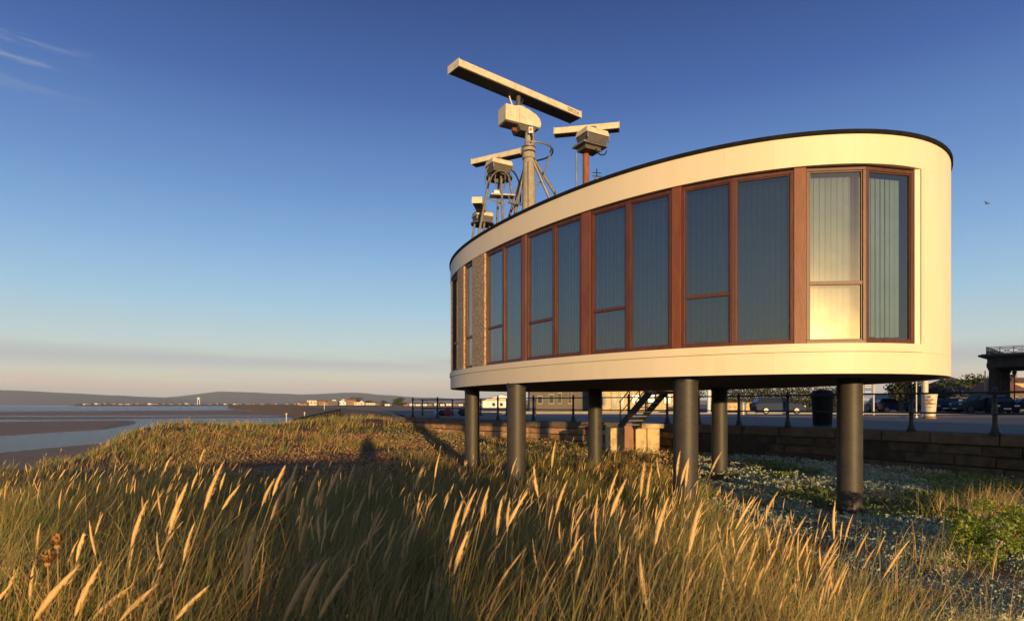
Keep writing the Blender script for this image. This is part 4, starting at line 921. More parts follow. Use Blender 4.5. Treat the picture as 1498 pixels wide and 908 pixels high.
# ------------------------------------------------------------------ vehicles
def car(name, label, paint, px, d, rot, Lc=4.2, H=1.45, W=1.72, kind='hatch', cat='car', group=None):
    t = thing(name, (0,0,0), label, cat, group)
    wr = .31*H/1.45
    prof = {'hatch': [(-.49,.30),(-.50,.62),(-.485,.90),(-.46,.96),(.16,.99),(.38,.86),(.475,.70),(.50,.52),(.49,.28)],
            'suv': [(-.49,.36),(-.50,.75),(-.48,1.08),(-.47,1.12),(.17,1.14),(.42,1.06),(.49,.92),(.50,.6),(.49,.36)],
            'van': [(-.49,.30),(-.50,.8),(-.49,1.1),(-.48,1.15),(.28,1.15),(.42,1.02),(.49,.80),(.50,.5),(.49,.28)]}[kind]
    cab = {'hatch': [(-.46,.95),(-.39,1.38),(-.33,1.44),(.00,1.45),(.06,1.42),(.22,.98)],
           'suv': [(-.48,1.1),(-.46,1.66),(-.42,1.72),(.02,1.74),(.07,1.70),(.18,1.13)],
           'van': [(-.495,1.1),(-.49,1.85),(-.47,1.95),(.16,1.95),(.22,1.90),(.34,1.13)]}[kind]
    hs_ = H/{'hatch':1.45,'suv':1.74,'van':1.95}[kind]
    def slab(pr, w0, w1, zmid):
        mb = MB(); n_ = len(pr)
        for sgn in (-1, 1):
            for x, q in pr:
                f = (q-pr[0][1])/max(.01, (max(p[1] for p in pr)-pr[0][1])); mb.v.append((x*Lc, sgn*(w0+(w1-w0)*f)*W/2, q*hs_))
        mb.f = [tuple(range(n_)), tuple(range(2*n_-1, n_-1, -1))]+[(i, n_+i, n_+(i+1) % n_, (i+1) % n_) for i in range(n_)][::1]
        return mb
    slab(prof, .98, .94, 0).build('body', M[paint], t, bevel=.05)
    slab(cab, .92, .74, 0).build('cabin', M[paint], t, bevel=.04)
    c0, c1 = cab[0][1]*hs_+.06, cab[2][1]*hs_-.09
    def gx(zq, front):   # cabin end x at a height
        a, b_ = (cab[-1], cab[-2]) if front else (cab[0], cab[1]); tt = (zq/hs_-a[1])/(b_[1]-a[1]); return (a[0]+(b_[0]-a[0])*tt)*Lc
    for sgn in (-1, 1):
        cuts = [.06,.50,.94] if kind != 'van' else [.70,.96]
        for ca, cb_ in zip(cuts[:-1], cuts[1:]):
            q = []
            for zq, cc in ((c0, ca), (c0, cb_), (c1, cb_), (c1, ca)):
                xa, xb_ = gx(zq, False), gx(zq, True); xx = xa+(xb_-xa)*cc+(.03 if cc == ca else -.03)
                f = (zq/hs_-cab[0][1])/(cab[2][1]-cab[0][1]); q.append((xx, sgn*((.92+(.74-.92)*f)*W/2+.012), zq))
            MB().add(q, [(0,1,2,3) if sgn < 0 else (3,2,1,0)]).build('side_window', M['carglass'], t)
    for fr in (False, True):
        q = []
        for zq, sg_ in ((c0,-1),(c0,1),(c1,1),(c1,-1)):
            f = (zq/hs_-cab[0][1])/(cab[2][1]-cab[0][1]); q.append((gx(zq, fr)+(.03 if fr else -.03), sg_*((.84+(.64-.84)*f)*W/2), zq))
        if kind != 'van' or fr: MB().add(q, [(0,1,2,3) if fr else (3,2,1,0)]).build('windscreen' if fr else 'rear_window', M['carglass'], t)
    for x in (-.30, .31):
        for sgn in (-1, 1):
            wh = MB().tube([(x*Lc, sgn*(W/2-.20), wr),(x*Lc, sgn*(W/2+.012), wr)], wr, 20).build('wheel', M['tyre'], t, smooth=40)
            MB().tube([(x*Lc, sgn*(W/2-.02), wr),(x*Lc, sgn*(W/2+.022), wr)], wr*.64, 14).build('rim', M['rim'], wh)
    fx = .495*Lc
    for sgn in (-1, 1):
        MB().obox((fx-.10, sgn*W*.36, .66*hs_*(1.25 if kind != 'hatch' else 1)), (.10,0,0), (0,.17,0), (.0,0,.075)).build('headlight', M['lamp'], t, bevel=.02)
        MB().obox((-fx-.0, sgn*W*.41, .80*hs_), (.03,0,0), (0,.09,0), (0,0,.13)).build('tail_light', M['red'], t, bevel=.01)
        MB().obox((.17*Lc, sgn*(W/2+.06), c0+.03), (.05,0,0), (0,.09,0), (0,0,.06)).build('mirror', M[paint], t, bevel=.02)
    MB().obox((fx+.0, 0, .42*hs_), (.05,0,0), (0,W*.43,0), (0,0,.11)).build('bumper', M[paint], t, bevel=.03)
    MB().obox((fx+.02, 0, .60*hs_), (.02,0,0), (0,W*.2,0), (0,0,.06)).build('grille', M['plastic'], t)
    MB().obox((fx+.055, 0, .42*hs_), (.008,0,0), (0,.26,0), (0,0,.055)).build('number_plate', M['plate'], t)
    t.location = (X_(px, d), d, PROM+.006); t.rotation_euler = (0,0,R(rot)); return t
for nm, c1 in (('car_blue',(.020,.036,.085)),('car_silver',(.12,.14,.17)),('car_dark',(.02,.022,.028)),('car_green',(.05,.065,.06)),('car_white',(.30,.31,.33)),('car_navy',(.018,.028,.07))):
    M[nm] = mat(nm+'_paint', c1, rough=.45, metal=0, spec=.05)
car('car', 'slate-blue hatchback driving right along the road, framed by the two right pillars', 'car_blue', 1137, 51.6, -3, 4.15, 1.42)
car('van', 'pale van parked beyond the blue and white notice board', 'car_white', 1293, 66, 88, 4.6, 2.0, 1.85, 'van', 'van')
car('car', 'blue estate car parked under the tree beside the pale van', 'car_navy', 1313, 62, -12, 4.3, 1.45)
car('car', 'light blue-grey car furthest left in the row beyond the cup sign', 'car_silver', 1374, 66, -120, 4.2, 1.42)
car('car', 'navy car second from left in the row beyond the cup sign', 'car_navy', 1392, 64, -140, 4.2, 1.45)
car('car', 'silver car third from left in the row beyond the cup sign', 'car_blue', 1408, 67, -60, 4.3, 1.5)
car('car', 'green-grey off-roader parked left of the portico columns', 'car_green', 1432, 56.5, 178, 4.4, 1.78, 1.8, 'suv')
car('car', 'dark large car with bright headlights facing the sea below the portico', 'car_dark', 1464, 54, -118, 4.7, 1.5, 1.85)
car('car', 'dark car behind the lamp post at the right edge', 'car_navy', 1497, 66, 170, 4.2, 1.45)

# ------------------------------------------------------------------ trees, hedge, bushes
def leaves(mb_v, mb_f, c, rad, n, size, tries=0):
    """n small random leaf quads through an ellipsoid shell"""
    th = rng.uniform(0, 2*np.pi, n); cz = rng.uniform(-1, 1, n); r = rng.uniform(.35, 1.05, n)**.6
    s_ = np.sqrt(1-cz*cz); p = np.stack([np.cos(th)*s_*r*rad[0]+c[0], np.sin(th)*s_*r*rad[1]+c[1], cz*r*rad[2]+c[2]], -1)
    a = rng.normal(size=(n, 3)); a /= np.linalg.norm(a, axis=1)[:, None]; b_ = rng.normal(size=(n, 3)); b_ = np.cross(a, b_); b_ /= np.linalg.norm(b_, axis=1)[:, None]
    sz = size*rng.uniform(.6, 1.3, n)[:, None]
    q = np.stack([p-a*sz, p-b_*sz*.45, p+a*sz, p+b_*sz*.45], 1).reshape(-1, 3)
    o_ = sum(len(x) for x in mb_v); mb_v.append(q); mb_f.append(np.arange(4*n).reshape(-1, 4)+o_)
def tree(name, label, px, d, zb, h, crown_w, m='leaf', cat='tree', trunk=.25, clumps=9, per=160, leaf=.14, group=None, lo=.35):
    x = X_(px, d); t = thing(name, (x, d, zb), label, cat, group)
    mb = MB(); top = zb+h*.7
    mb.tube([(x,d,zb-.2),(x+.05,d,zb+h*lo),(x-.05,d,top)], [trunk,trunk*.7,trunk*.25], 8)
    vs, fs = [], []
    for i in range(clumps):
        a = rnd.uniform(0, 6.28); rr__ = rnd.uniform(.15, .5)*crown_w; cx, cy, cz = x+math.cos(a)*rr__*.7, d+math.sin(a)*rr__*.7, zb+h*rnd.uniform(lo+.1, .88)
        mb.tube([(x,d,zb+h*lo*rnd.uniform(.8,1.3)),(cx,cy,cz)], [trunk*.35,trunk*.1], 5)
        rd = crown_w*rnd.uniform(.22,.34); leaves(vs, fs, (cx,cy,cz), (rd, rd, min(rd, h*.22)*rnd.uniform(.7,1)), per, leaf)
    mb.build('trunk', M['bark'], t, smooth=50)
    o_ = npmesh('crown', np.concatenate(vs)-np.array([x, d, zb]), np.concatenate(fs), M[m]); o_.parent = t
    return t
hd = thing('hedge', (X_(1150,66.5), 66.5, PROM), 'dark green clipped hedge behind the orange wall and the blue car', 'hedge')
vs, fs = [], []
for i in range(46): leaves(vs, fs, (X_(1062+i*3.8,67), 67.2+rnd.uniform(-.4,.4), PROM+1.5+rnd.uniform(-.15,.2)), (.9,.9,1.35), 210, .13)
o_ = npmesh('foliage', np.concatenate(vs)-np.array(hd.location), np.concatenate(fs), M['leafdark']); o_.parent = hd
mb = MB()
for i in range(24): q = X_(1064+i*7.2,67); mb.tube([(q,67.2,PROM),(q+.1,67.2,PROM+2.0)], [.06,.02], 5)
tag(mb.build('stems', M['bark'], hd), kind='stuff')
tree('tree', 'spreading tree overhanging the parked cars right of the nearest pillar', 1318, 60, PROM, 3.6, 3.2, leaf=.16, clumps=14)
tree('tree', 'dark bushy tree behind the thick cream post', 1375, 72, PROM, 3.2, 6.0, 'leafdark', clumps=14, lo=.2)
tree('tree', 'dense dark tree left of the grey block, behind the stair', 1012, 90, PROM, 3.8, 5.0, 'leafdark', clumps=8, lo=.2)
for i, (px, h) in enumerate(((1396,4.6),(1407,5.0),(1417,4.7),(1427,5.3),(1437,4.9),(1449,5.5))):
    tree('tree', ['rounded dark tree at the left end of the wood behind the low shop','tall dark tree second along in the wood behind the low shop','olive tree in the middle of the wood behind the low shop','full dark tree fourth along behind the low shop roof','dark tree just left of the portico columns','dark tree behind the portico columns'][i], px, 112+4*(i % 3), PROM, h+1.0, 9, 'leafdark' if i % 2 else 'leaf', clumps=12, per=190, leaf=.28, lo=.15, trunk=.3)
tree('tree', 'lone round dark tree on the skyline left of the railing', 584, 560, .8, 8.0, 12, 'leafdark', clumps=12, per=140, leaf=.6, lo=.15, trunk=.5)
tree('tree', 'dark tree clump behind the large hotel in the far town', 521, 800, .8, 11, 18, 'leafdark', clumps=10, per=120, leaf=.8, lo=.15, trunk=.5)
tree('tree', 'smaller dark tree behind the long low cream building', 541, 790, .8, 7.5, 15, 'leafdark', clumps=8, per=120, leaf=.8, lo=.15, trunk=.5)
tree('tree', 'low dark tree beyond the brick bungalow in the far town', 560, 770, .8, 6.5, 12, 'leafdark', clumps=8, per=100, leaf=.7, lo=.15, trunk=.5)
vs, fs = [], []
for i in range(170):
    px = rnd.uniform(112, 450); d = rnd.uniform(3300, 3500); leaves(vs, fs, (X_(px,d), d, 4), (rnd.uniform(8,26), 12, rnd.uniform(3,7)), 26, 3.2)
tag(npmesh('far_shore_trees', np.concatenate(vs), np.concatenate(fs), M['leafdark']), 'thin dark line of trees along the far shore', 'trees', kind='stuff')
vs, fs = [], []
for i in range(90):
    px = rnd.uniform(560, 710); d = rnd.uniform(650, 700); leaves(vs, fs, (X_(px,d), d, 2), (rnd.uniform(3,7), 5, rnd.uniform(1.5,3.4)), 40, .9)
tag(npmesh('scrub_belt', np.concatenate(vs), np.concatenate(fs), M['leafdark']), 'belt of dark scrub behind the row of small beach houses', 'scrub', kind='stuff')
# beach marker poles and groyne
for px, d, h, lab in ((474.5,150,4.6,'tallest white beach marker pole, right of the other two near ones'),(445.5,120,2.4,'short white marker pole in the middle of the beach'),(419,105,2.2,'leftmost small marker pole standing by the water')):
    x = X_(px, d); zb = float(zt(x, d)); t = thing('marker_pole', (x, d, zb), lab, 'pole')
    MB().tube([(x,d,zb-.3),(x,d,zb+h)], .07, 6).build('shaft', M['white'], t); MB().ball((x,d,zb+h+.12), .16).build('top_mark', M['white'], t)
gr = thing('groyne', (X_(465,110), 110, SEA), 'dark timber groyne sloping from the revetment down to the water', 'groyne')
a, b_ = V3((X_(503,122),122,Z_(597.5,122))), V3((X_(428,97),97,Z_(613,97)))
MB().beam(a, b_, .35, .25).build('top_rail', M['darkmetal'], gr)
for i in range(16):
    p = a.lerp(b_, i/15); MB().box(p.x-.14, p.x+.14, p.y-.14, p.y+.14, p.z-1.6, p.z+.05).build('pile', M['bark'], gr)
MB().beam(a-Vector((0,0,.65)), b_-Vector((0,0,.65)), .1, .9).build('boards', M['bark'], gr)
# gull
gl = thing('gull', P(1444,297.5,44), 'small gull gliding in the clear sky right of the radar station', 'bird')
bx, by, bz = gl.location
MB().ball((bx,by,bz), .17,.07,.06,8,6).build('body', M['rendergrey'], gl, smooth=60)
for sgn in (-1, 1):
    MB().add([(bx-.05,by+sgn*.03,bz),(bx+.08,by+sgn*.03,bz),(bx+sgn*.30+.02,by+sgn*.2,bz+.09),(bx+sgn*.30-.1,by+sgn*.2,bz+.09),(bx+sgn*.52,by+sgn*.25,bz+.02)], [(0,1,2,3),(3,2,4)]).build('wing', M['rendergrey'], gl)

# ------------------------------------------------------------------ photographer whose shadow falls on the grass
def skin_person():
    gz = float(zt(.10, -.62)); x0, y0 = .10, -.62
    J = {'pel':(0,0,.93,.15,.11),'waist':(0,.0,1.08,.14,.10),'chest':(0,.01,1.30,.17,.12),'neck':(0,.02,1.47,.06,.06),'head0':(0,.04,1.55,.075,.085),'head1':(0,.05,1.66,.085,.10),'head2':(0,.045,1.74,.05,.06)}
    for s_, n_ in ((-1,'l'),(1,'r')):
        J.update({'sh'+n_:(.17*s_,.02,1.40,.065,.065),'el'+n_:(.30*s_,.10,1.17,.045,.045),'wr'+n_:(.12*s_,.36,1.24,.03,.03),'ha'+n_:(.07*s_,.43,1.26,.035,.022),
                  'hip'+n_:(.09*s_,0,.86,.09,.09),'kn'+n_:(.12*s_,.03,.48,.06,.065),'an'+n_:(.13*s_,0,.09,.042,.045),'to'+n_:(.15*s_,.17,.04,.045,.03)})
    names = list(J); idx = {k: i for i, k in enumerate(names)}
    E2 = [('pel','waist'),('waist','chest'),('chest','neck'),('neck','head0'),('head0','head1'),('head1','head2')]
    for n_ in 'lr': E2 += [('chest','sh'+n_),('sh'+n_,'el'+n_),('el'+n_,'wr'+n_),('wr'+n_,'ha'+n_),('pel','hip'+n_),('hip'+n_,'kn'+n_),('kn'+n_,'an'+n_),('an'+n_,'to'+n_)]
    me = bpy.data.meshes.new('body'); me.from_pydata([J[k][:3] for k in names], [(idx[a], idx[b_]) for a, b_ in E2], [])
    t = thing('person', (x0, y0, gz), 'photographer in dark outdoor clothes standing just behind the camera', 'person')
    o_ = bpy.data.objects.new('body', me); C.objects.link(o_); o_.parent = t
    sk = o_.modifiers.new('skin', 'SKIN'); sd = o_.modifiers.new('sub', 'SUBSURF'); sd.levels = sd.render_levels = 2
    for i, k in enumerate(names): me.skin_vertices[0].data[i].radius = J[k][3:]
    me.skin_vertices[0].data[0].use_root = True
    me.materials.append(M['navy'])
    MB().lathe((x0, y0, gz+.62), [(.36,0),(.33,.35),(.28,.62),(.25,.80),(.12,.88)], 16).build('shadow_coat', M['plastic'], t, smooth=60)  # wide coat added to broaden the shadow on the grass
    MB().ball((x0, y0+.04, gz+1.70), .10, .115, .09, 12, 8).build('woollen_hat', M['plastic'], t, smooth=60)
skin_person()

# ------------------------------------------------------------------ haze over the bay
hz = MB().box(-15500, 15500, -15500, 15500, -8, 330).build('haze', M['white']); tag(hz, 'thin pale evening haze over the bay', 'haze', kind='stuff')
hm = bpy.data.materials.new('haze'); hm.use_nodes = True; n = hm.node_tree.nodes; n.clear()
ho = n.new('ShaderNodeOutputMaterial'); hv = n.new('ShaderNodeVolumePrincipled'); hv.inputs['Color'].default_value = (.78,.86,1,1); hv.inputs['Density'].default_value = 4.5e-5; hv.inputs['Anisotropy'].default_value = 0
hm.node_tree.links.new(hv.outputs[0], ho.inputs['Volume']); hz.data.materials.clear(); hz.data.materials.append(hm)

# ------------------------------------------------------------------ marram grass
def blade_mesh(name, X, Y, h, w, lean, ldir, col, segs, label, cat='grass', tipmix=.35, curl=1.0, m='tint', z0=None):
    n = len(X); Z = zt(X, Y) if z0 is None else z0
    t = np.linspace(0, 1, segs+1)[None, :]
    lx, ly = np.cos(ldir)[:, None], np.sin(ldir)[:, None]; hh = h[:, None]; ln = lean[:, None]
    bend = ln*hh*(t**(1+.9*curl)); up = hh*(t-.42*np.minimum(ln, 1.1)**2*t**2.2)
    cx = X[:, None]+lx*bend; cy = Y[:, None]+ly*bend; cz = Z[:, None]+up-.02
    a = rng.uniform(0, np.pi, n)[:, None]; wx, wy = np.cos(a), np.sin(a)*.6
    ww = w[:, None]*.5*np.clip((1-t**2.2), .06, 1)*np.minimum(1, .55+t*3)
    L_ = np.stack([cx-wx*ww, cy-wy*ww, cz], -1); R_ = np.stack([cx+wx*ww, cy+wy*ww, cz], -1)
    V = np.stack([L_, R_], 2).reshape(-1, 3); k = (segs+1)*2
    o_ = np.arange(n)[:, None]*k+np.arange(segs)[None, :]*2
    Fc = np.stack([o_, o_+1, o_+3, o_+2], -1).reshape(-1, 4)
    straw = np.array([.58,.40,.15]); T = np.repeat(t[..., None]**2*tipmix, n, 0)
    cc = col[:, None, :]*(1-T)+straw*T; cc = np.repeat(cc, 2, 1).reshape(-1, 3)
    return tag(npmesh(name, V, Fc, M[m], smooth=True, attr=cc), label, cat, kind='stuff')
def palette(n, x, y, dry=.3):
    g1 = np.array([.060,.105,.016]); g2 = np.array([.19,.225,.035]); s1 = np.array([.56,.34,.115]); s2 = np.array([.36,.17,.07])
    r = rng.random(n)[:, None]; c_ = g1+(g2-g1)*r; k = dry+.5*(fbm(x, y, 2.2, 31, 3)-.5)
    pick = rng.random(n); c_ = np.where((pick < k)[:, None], s1*rng.uniform(.6,1.15,n)[:, None], c_); c_ = np.where((pick > .93)[:, None], s2, c_)
    return c_
def density(x, y):
    d = np.hypot(x, y); u = x/np.maximum(y, .3)
    xe = np.interp(y, [-60,0,8,16,24,34,44,52], [-26,-20,-17,-15.2,-17,-22,-23.5,-15])+1.2*(fbm(x, y, 5, 8)-.5)
    m = sst(x, xe-1.0, xe+1.2)*(1-sst(y, 44, 50))*(x < wall_x(y)-.35)
    ub = np.interp(d, [0,4,7,9,12,16,22], [.62,.50,.44,.36,.30,.24,.22])+.10*(fbm(x, y, 1.6, 12)-.5)
    right = 1-sst(u, ub-.02, ub+.07)
    bare = sst(-u, .16, .22)*(1-sst(-u, .42, .52))*sst(d, 13, 15.5)*(1-sst(d, 23, 29))
    bare = bare*(.55+.45*sst(fbm(x, y, 2.5, 21), .35, .5))
    patch = .35+.65*sst(fbm(x, y, 1.1, 44, 3), .36, .56)
    return m*(right*(1-.95*bare)*patch)
def sample(n, d0, d1, pmin=-120, pmax=1620):
    px = rng.uniform(pmin, pmax, n); y = np.exp(rng.uniform(np.log(d0), np.log(d1), n)); x = (px-749)/F*y
    k = rng.random(n) < density(x, y); return x[k], y[k]
for nm, n, d0, d1, segs, w_, lab, kk in (('marram_grass', 54000, .9, 4.2, 5, .0048, 'tall wind-bent marram grass filling the foreground', 1), ('marram_grass', 105000, 4.0, 12, 4, .0082, 'marram grass on the hollow between the foreground and the pillars', 2), ('marram_grass', 92000, 11.5, 50, 3, .022, 'golden marram grass on the far dunes up to the sea wall', 3)):
    # tussocks: blades spring from shared roots and splay outwards
    per = (38, 30, 16)[kk-1]; cx_, cy_ = sample(n//per, d0, d1); big = rng.uniform(.45, 1.5, len(cx_)); rep = np.maximum(4, (per*big).astype(int))
    x = np.repeat(cx_, rep); y = np.repeat(cy_, rep); bg_ = np.repeat(big, rep); n_ = len(x); d = np.hypot(x, y)
    hue = np.repeat(rng.normal(0, .16, len(cx_)), rep)
    ra = rng.uniform(0, 6.283, n_); rr_3 = np.abs(rng.normal(0, 1, n_))*np.interp(d, [0,4,12,45], [.055,.085,.16,.42])*bg_**.5
    x = x+np.cos(ra)*rr_3; y = np.maximum(y+np.sin(ra)*rr_3, .55)
    hh = np.interp(d, [0,3,6,12,20,45], [.84,.80,.64,.52,.42,.44])*rng.uniform(.45,1.1,n_)*(.62+.42*bg_)*(.8+.35*fbm(x, y, 1.7, 61, 3))
    u = x/y; hh *= 1-.45*sst(u, .28, .5)*sst(d, 2, 4); hh *= 1-.5*sst(d, 20, 26)*sst(u, -.27, -.16)
    hh *= np.where(x*x+y*y < 1.3, .8, 1)
    lean = np.abs(rng.normal(.30, .22, n_))+.25*np.minimum(rr_3/.12, 1.2); ld = np.arctan2(np.sin(ra)*.75, np.cos(ra)*.75+.62)+rng.normal(0, .35, n_)
    w2 = w_*rng.uniform(.6,1.25,n_)*np.clip(d/np.sqrt(d0*d1), .75, 2.2)
    c3_ = palette(n_, x, y, np.clip((.20 if kk < 3 else .34)+hue, .03, .9))
    blade_mesh(nm, x, y, hh, w2, lean, ld, c3_, segs, lab)
# clumps on the bare right-hand side
tx_, ty_, th_ = [], [], []
for px, d, n_, h in ((1330,5.0,120,.50),(1368,6.3,150,.62),(1290,4.3,160,.45),(1410,4.1,90,.5),(1470,3.9,90,.55),(1240,4.6,200,.5),(1200,5.6,150,.4),(1395,9.6,170,.55),(1440,9.9,260,.6),(1480,10.2,240,.62),(1415,10.3,170,.5),(1150,8.5,120,.3),(1310,11.5,120,.28),(1120,12.5,160,.3),(1170,13.5,120,.25),(1360,5.2,60,.3),(1490,5.3,70,.3),(1090,11,150,.35),(1500,3.0,100,.6),(1130,6.5,200,.5)):
    c_ = rnd.uniform(.06,.13)*d**.5
    tx_.append(X_(px,d)+rng.normal(0, c_, n_)); ty_.append(d+rng.normal(0, c_, n_)); th_.append(h*rng.uniform(.5,1.1,n_))
x, y, h = map(np.concatenate, (tx_, ty_, th_)); n_ = len(x)
blade_mesh('grass_tufts', x, y, h, .0065*rng.uniform(.6,1.2,n_)*np.clip(np.hypot(x,y)/5,.8,1.8), np.abs(rng.normal(.45,.3,n_)), rng.normal(.2,1.3,n_), palette(n_, x, y, .30), 4, 'separate grass tufts on the sandy ground at the right')

# seed heads: (tip x, tip y, foot of head x, y) read off where they stand
heads = [(118,825,50,906),(148,823,110,900),(195,855,135,905),(232,853,175,908),(250,866,210,908),(307,855,255,908),(327,675,299,745),(352,708,325,745),(275,705,247,780),(215,732,192,800),(230,755,222,785),(128,768,112,820),(285,763,268,820),(375,765,357,860),(418,679,399,725),(435,677,418,740),(402,699,383,740),(424,699,396,760),(445,728,440,772),(624,672,607,715),(643,664,636,699),(664,707,650,744),(697,715,675,769),(677,733,658,794),(686,775,664,839),(716,710,703,763),(772,718,743,769),(746,728,742,778),(734,729,727,782),(756,669,748,693),(466,820,415,908),(478,818,442,899),(527,798,504,826),(518,823,466,905),(581,775,561,823),(615,748,596,798),(640,829,638,874),(567,829,559,861),(583,864,567,905),(615,864,613,899),(813,644,807,684),(829,703,813,752),(781,681,787,726),(772,714,760,737),(875,721,871,773),(905,686,890,731),(916,700,893,755),(944,674,937,726),(961,671,965,699),(953,684,946,731),(995,659,990,696),(1008,669,996,708),(977,728,958,796),(1027,731,1008,808),(1079,728,1070,770),(1105,726,1076,773),(1094,780,1073,829),(847,764,840,820),(915,782,908,823),(936,808,947,891),(977,829,965,876),(812,844,792,903),(784,867,785,906),(1036,858,1030,908),(964,820,964,852),(1211,827,1222,876),(1234,829,1225,858),(1222,731,1220,788),(1138,718,1120,752),(1008,672,1003,712),(20,850,-20,905),(28,828,5,880),(50,822,44,880),(15,820,12,860),(500,680,478,726),(520,676,508,715),(465,690,448,740),(545,690,540,730),(480,700,462,745),(535,720,520,765),(1056,660,1040,690),(330,690,322,716),(250,668,240,690),(300,655,292,676),(290,690,280,715)]
hv, hf, hc = [], [], []; tube_mb = MB(); nvt = 0
def add_head(tip, foot, ground, rad, fuzz=26, col=(.82,.54,.22)):
    global nvt
    tip = np.array(tip); foot = np.array(foot); ax = tip-foot; Ln = np.linalg.norm(ax); ax /= Ln
    s1 = np.cross(ax, [.3,.9,.1]); s1 /= np.linalg.norm(s1); s2 = np.cross(ax, s1)
    prof = [(0,.25),(.10,.62),(.28,.95),(.45,1.0),(.68,.78),(.88,.42),(1,.05)]; K = 7; bend = s1*Ln*.03
    vs = []
    for q, r_ in prof:
        for k in range(K):
            a = 2*math.pi*k/K+q*2; vs.append(foot+ax*Ln*q+bend*math.sin(q*3.1)+(s1*math.cos(a)+s2*math.sin(a))*rad*r_*rnd.uniform(.82,1.15))
    fs = [(i*K+k, i*K+(k+1) % K, (i+1)*K+(k+1) % K, (i+1)*K+k) for i in range(len(prof)-1) for k in range(K)]
    o0 = len(vs)
    for i in range(fuzz):
        q = rnd.uniform(.03,.95); a = rnd.uniform(0,6.28); rr0 = np.interp(q, [p[0] for p in prof], [p[1] for p in prof])*rad
        b_ = foot+ax*Ln*q+(s1*math.cos(a)+s2*math.sin(a))*rr0*.8; o1 = (s1*math.cos(a)+s2*math.sin(a)); e = b_+ax*rad*1.9+o1*rad*.55; sd = np.cross(ax, o1)*rad*.22
        vs += [b_-sd, b_+sd, e+sd*.2, e-sd*.2]; fs.append((len(vs)-4, len(vs)-3, len(vs)-2, len(vs)-1))
    # stalk
    g0 = np.array(ground); K2 = 4; m0 = len(vs)
    for q in (0,.35,.7,1):
        p = g0*(1-q)**2+foot*q*q+2*q*(1-q)*(foot-ax*np.linalg.norm(foot-g0)*.5)
        for k in range(K2): a = 2*math.pi*k/K2; vs.append(p+np.array([math.cos(a), math.sin(a), 0])*max(rad*.2, .0016))
    fs += [(m0+i*K2+k, m0+i*K2+(k+1) % K2, m0+(i+1)*K2+(k+1) % K2, m0+(i+1)*K2+k) for i in range(3) for k in range(K2)]
    c_ = np.array(col)*rnd.uniform(.8,1.15); cols = np.tile(c_, (len(vs), 1)); cols[m0:] = np.array([.42,.31,.11])
    hv.append(np.array(vs)); hf.append(np.array(fs)+nvt); hc.append(cols); nvt += len(vs)
for x0, y0, x1, y1 in heads:
    ln = math.hypot(x1-x0, y1-y0); hl = rnd.uniform(.155,.19); d = min(max(F*hl/ln, 1.25), 5.5)
    t_, f_ = P(x0,y0,d), P(x1,y1,d+rnd.uniform(-.02,.04)); dx = (t_[0]-f_[0])/hl
    gx_ = f_[0]-dx*.38; gy_ = d+rnd.uniform(-.08,.1); gz_ = float(zt(gx_, gy_))
    if f_[2]-gz_ < .1: gz_ = f_[2]-.1
    add_head(t_, f_, (gx_, gy_, gz_), rnd.uniform(.0072,.0096))
cnt = 0
while cnt < 960:
    px = rnd.uniform(-20,1250) if cnt < 700 else rnd.uniform(640,1150); d = math.exp(rnd.uniform(math.log(2.2), math.log(24))); x = X_(px,d)
    if px < 420 and d < 6 and rnd.random() < .65: continue
    if rnd.random() > float(density(np.array([x]), np.array([d]))[0]) or rnd.random() > .3+1.2*max(0, float(fbm(np.array([x]), np.array([d]), 1.8, 77)[0])-.3): continue
    gz_ = float(zt(x, d)); h = np.interp(d, [0,4,8,14,24], [.86,.82,.72,.62,.55])*rnd.uniform(.75,1.18); hl = rnd.uniform(.10,.17); le = rnd.gauss(.22,.16)
    fx, fy, fz = x+le*h*.5, d+rnd.uniform(-.1,.1), gz_+h-hl; tp_ = (fx+le*hl*1.4, fy, fz+hl*.97)
    add_head(tp_, (fx,fy,fz), (x,d,gz_), rnd.uniform(.0044,.0066)*(1 if d < 8 else 1.3), 8 if d < 6 else 0, (.78,.50,.20)); cnt += 1
tag(npmesh('seed_heads', np.concatenate(hv), np.concatenate([f for f in hf]), M['seed'], smooth=True, attr=np.concatenate(hc)), 'pale golden marram seed heads leaning right above the grass', 'seed heads', kind='stuff')

# dried flower heads in the left foreground
M['dried'] = mat('dried_flower', (.50,.27,.08), (.36,.18,.06), 60, .9)
for px, py, d, lab in ((84,793,2.3,'upper of two dried brown flower heads standing in the left grass'),(70,818,2.15,'lower of two dried brown flower heads standing in the left grass')):
    c_ = V3(P(px,py,d)); gz_ = float(zt(c_.x+.02, d)); t = thing('dried_flower', (c_.x+.02, d, gz_), lab, 'flower')
    MB().tube([(c_.x+.02,d,gz_),(c_.x+.01,d,(gz_+c_.z)/2),(c_.x,d,c_.z-.02)], .0022, 5).build('stem', M['dried'], t)
    mb = MB(); mb.ball((c_.x,d,c_.z-.015), .011,.011,.010,8,5)
    for i in range(130):
        a = rnd.uniform(0,6.28); e = rnd.uniform(.1,1.3); l_ = rnd.uniform(.026,.042); v_ = Vector((math.cos(a)*math.cos(e), math.sin(a)*math.cos(e), math.sin(e)*1.1))*l_; s_ = Vector((-math.sin(a), math.cos(a), 0))*.0015
        b_ = c_+Vector((0,0,-.008)); mb.add([b_-s_, b_+s_, b_+v_+s_*2, b_+v_-s_*2], [(0,1,2,3)])
    mb.build('flower_head', M['dried'], t)

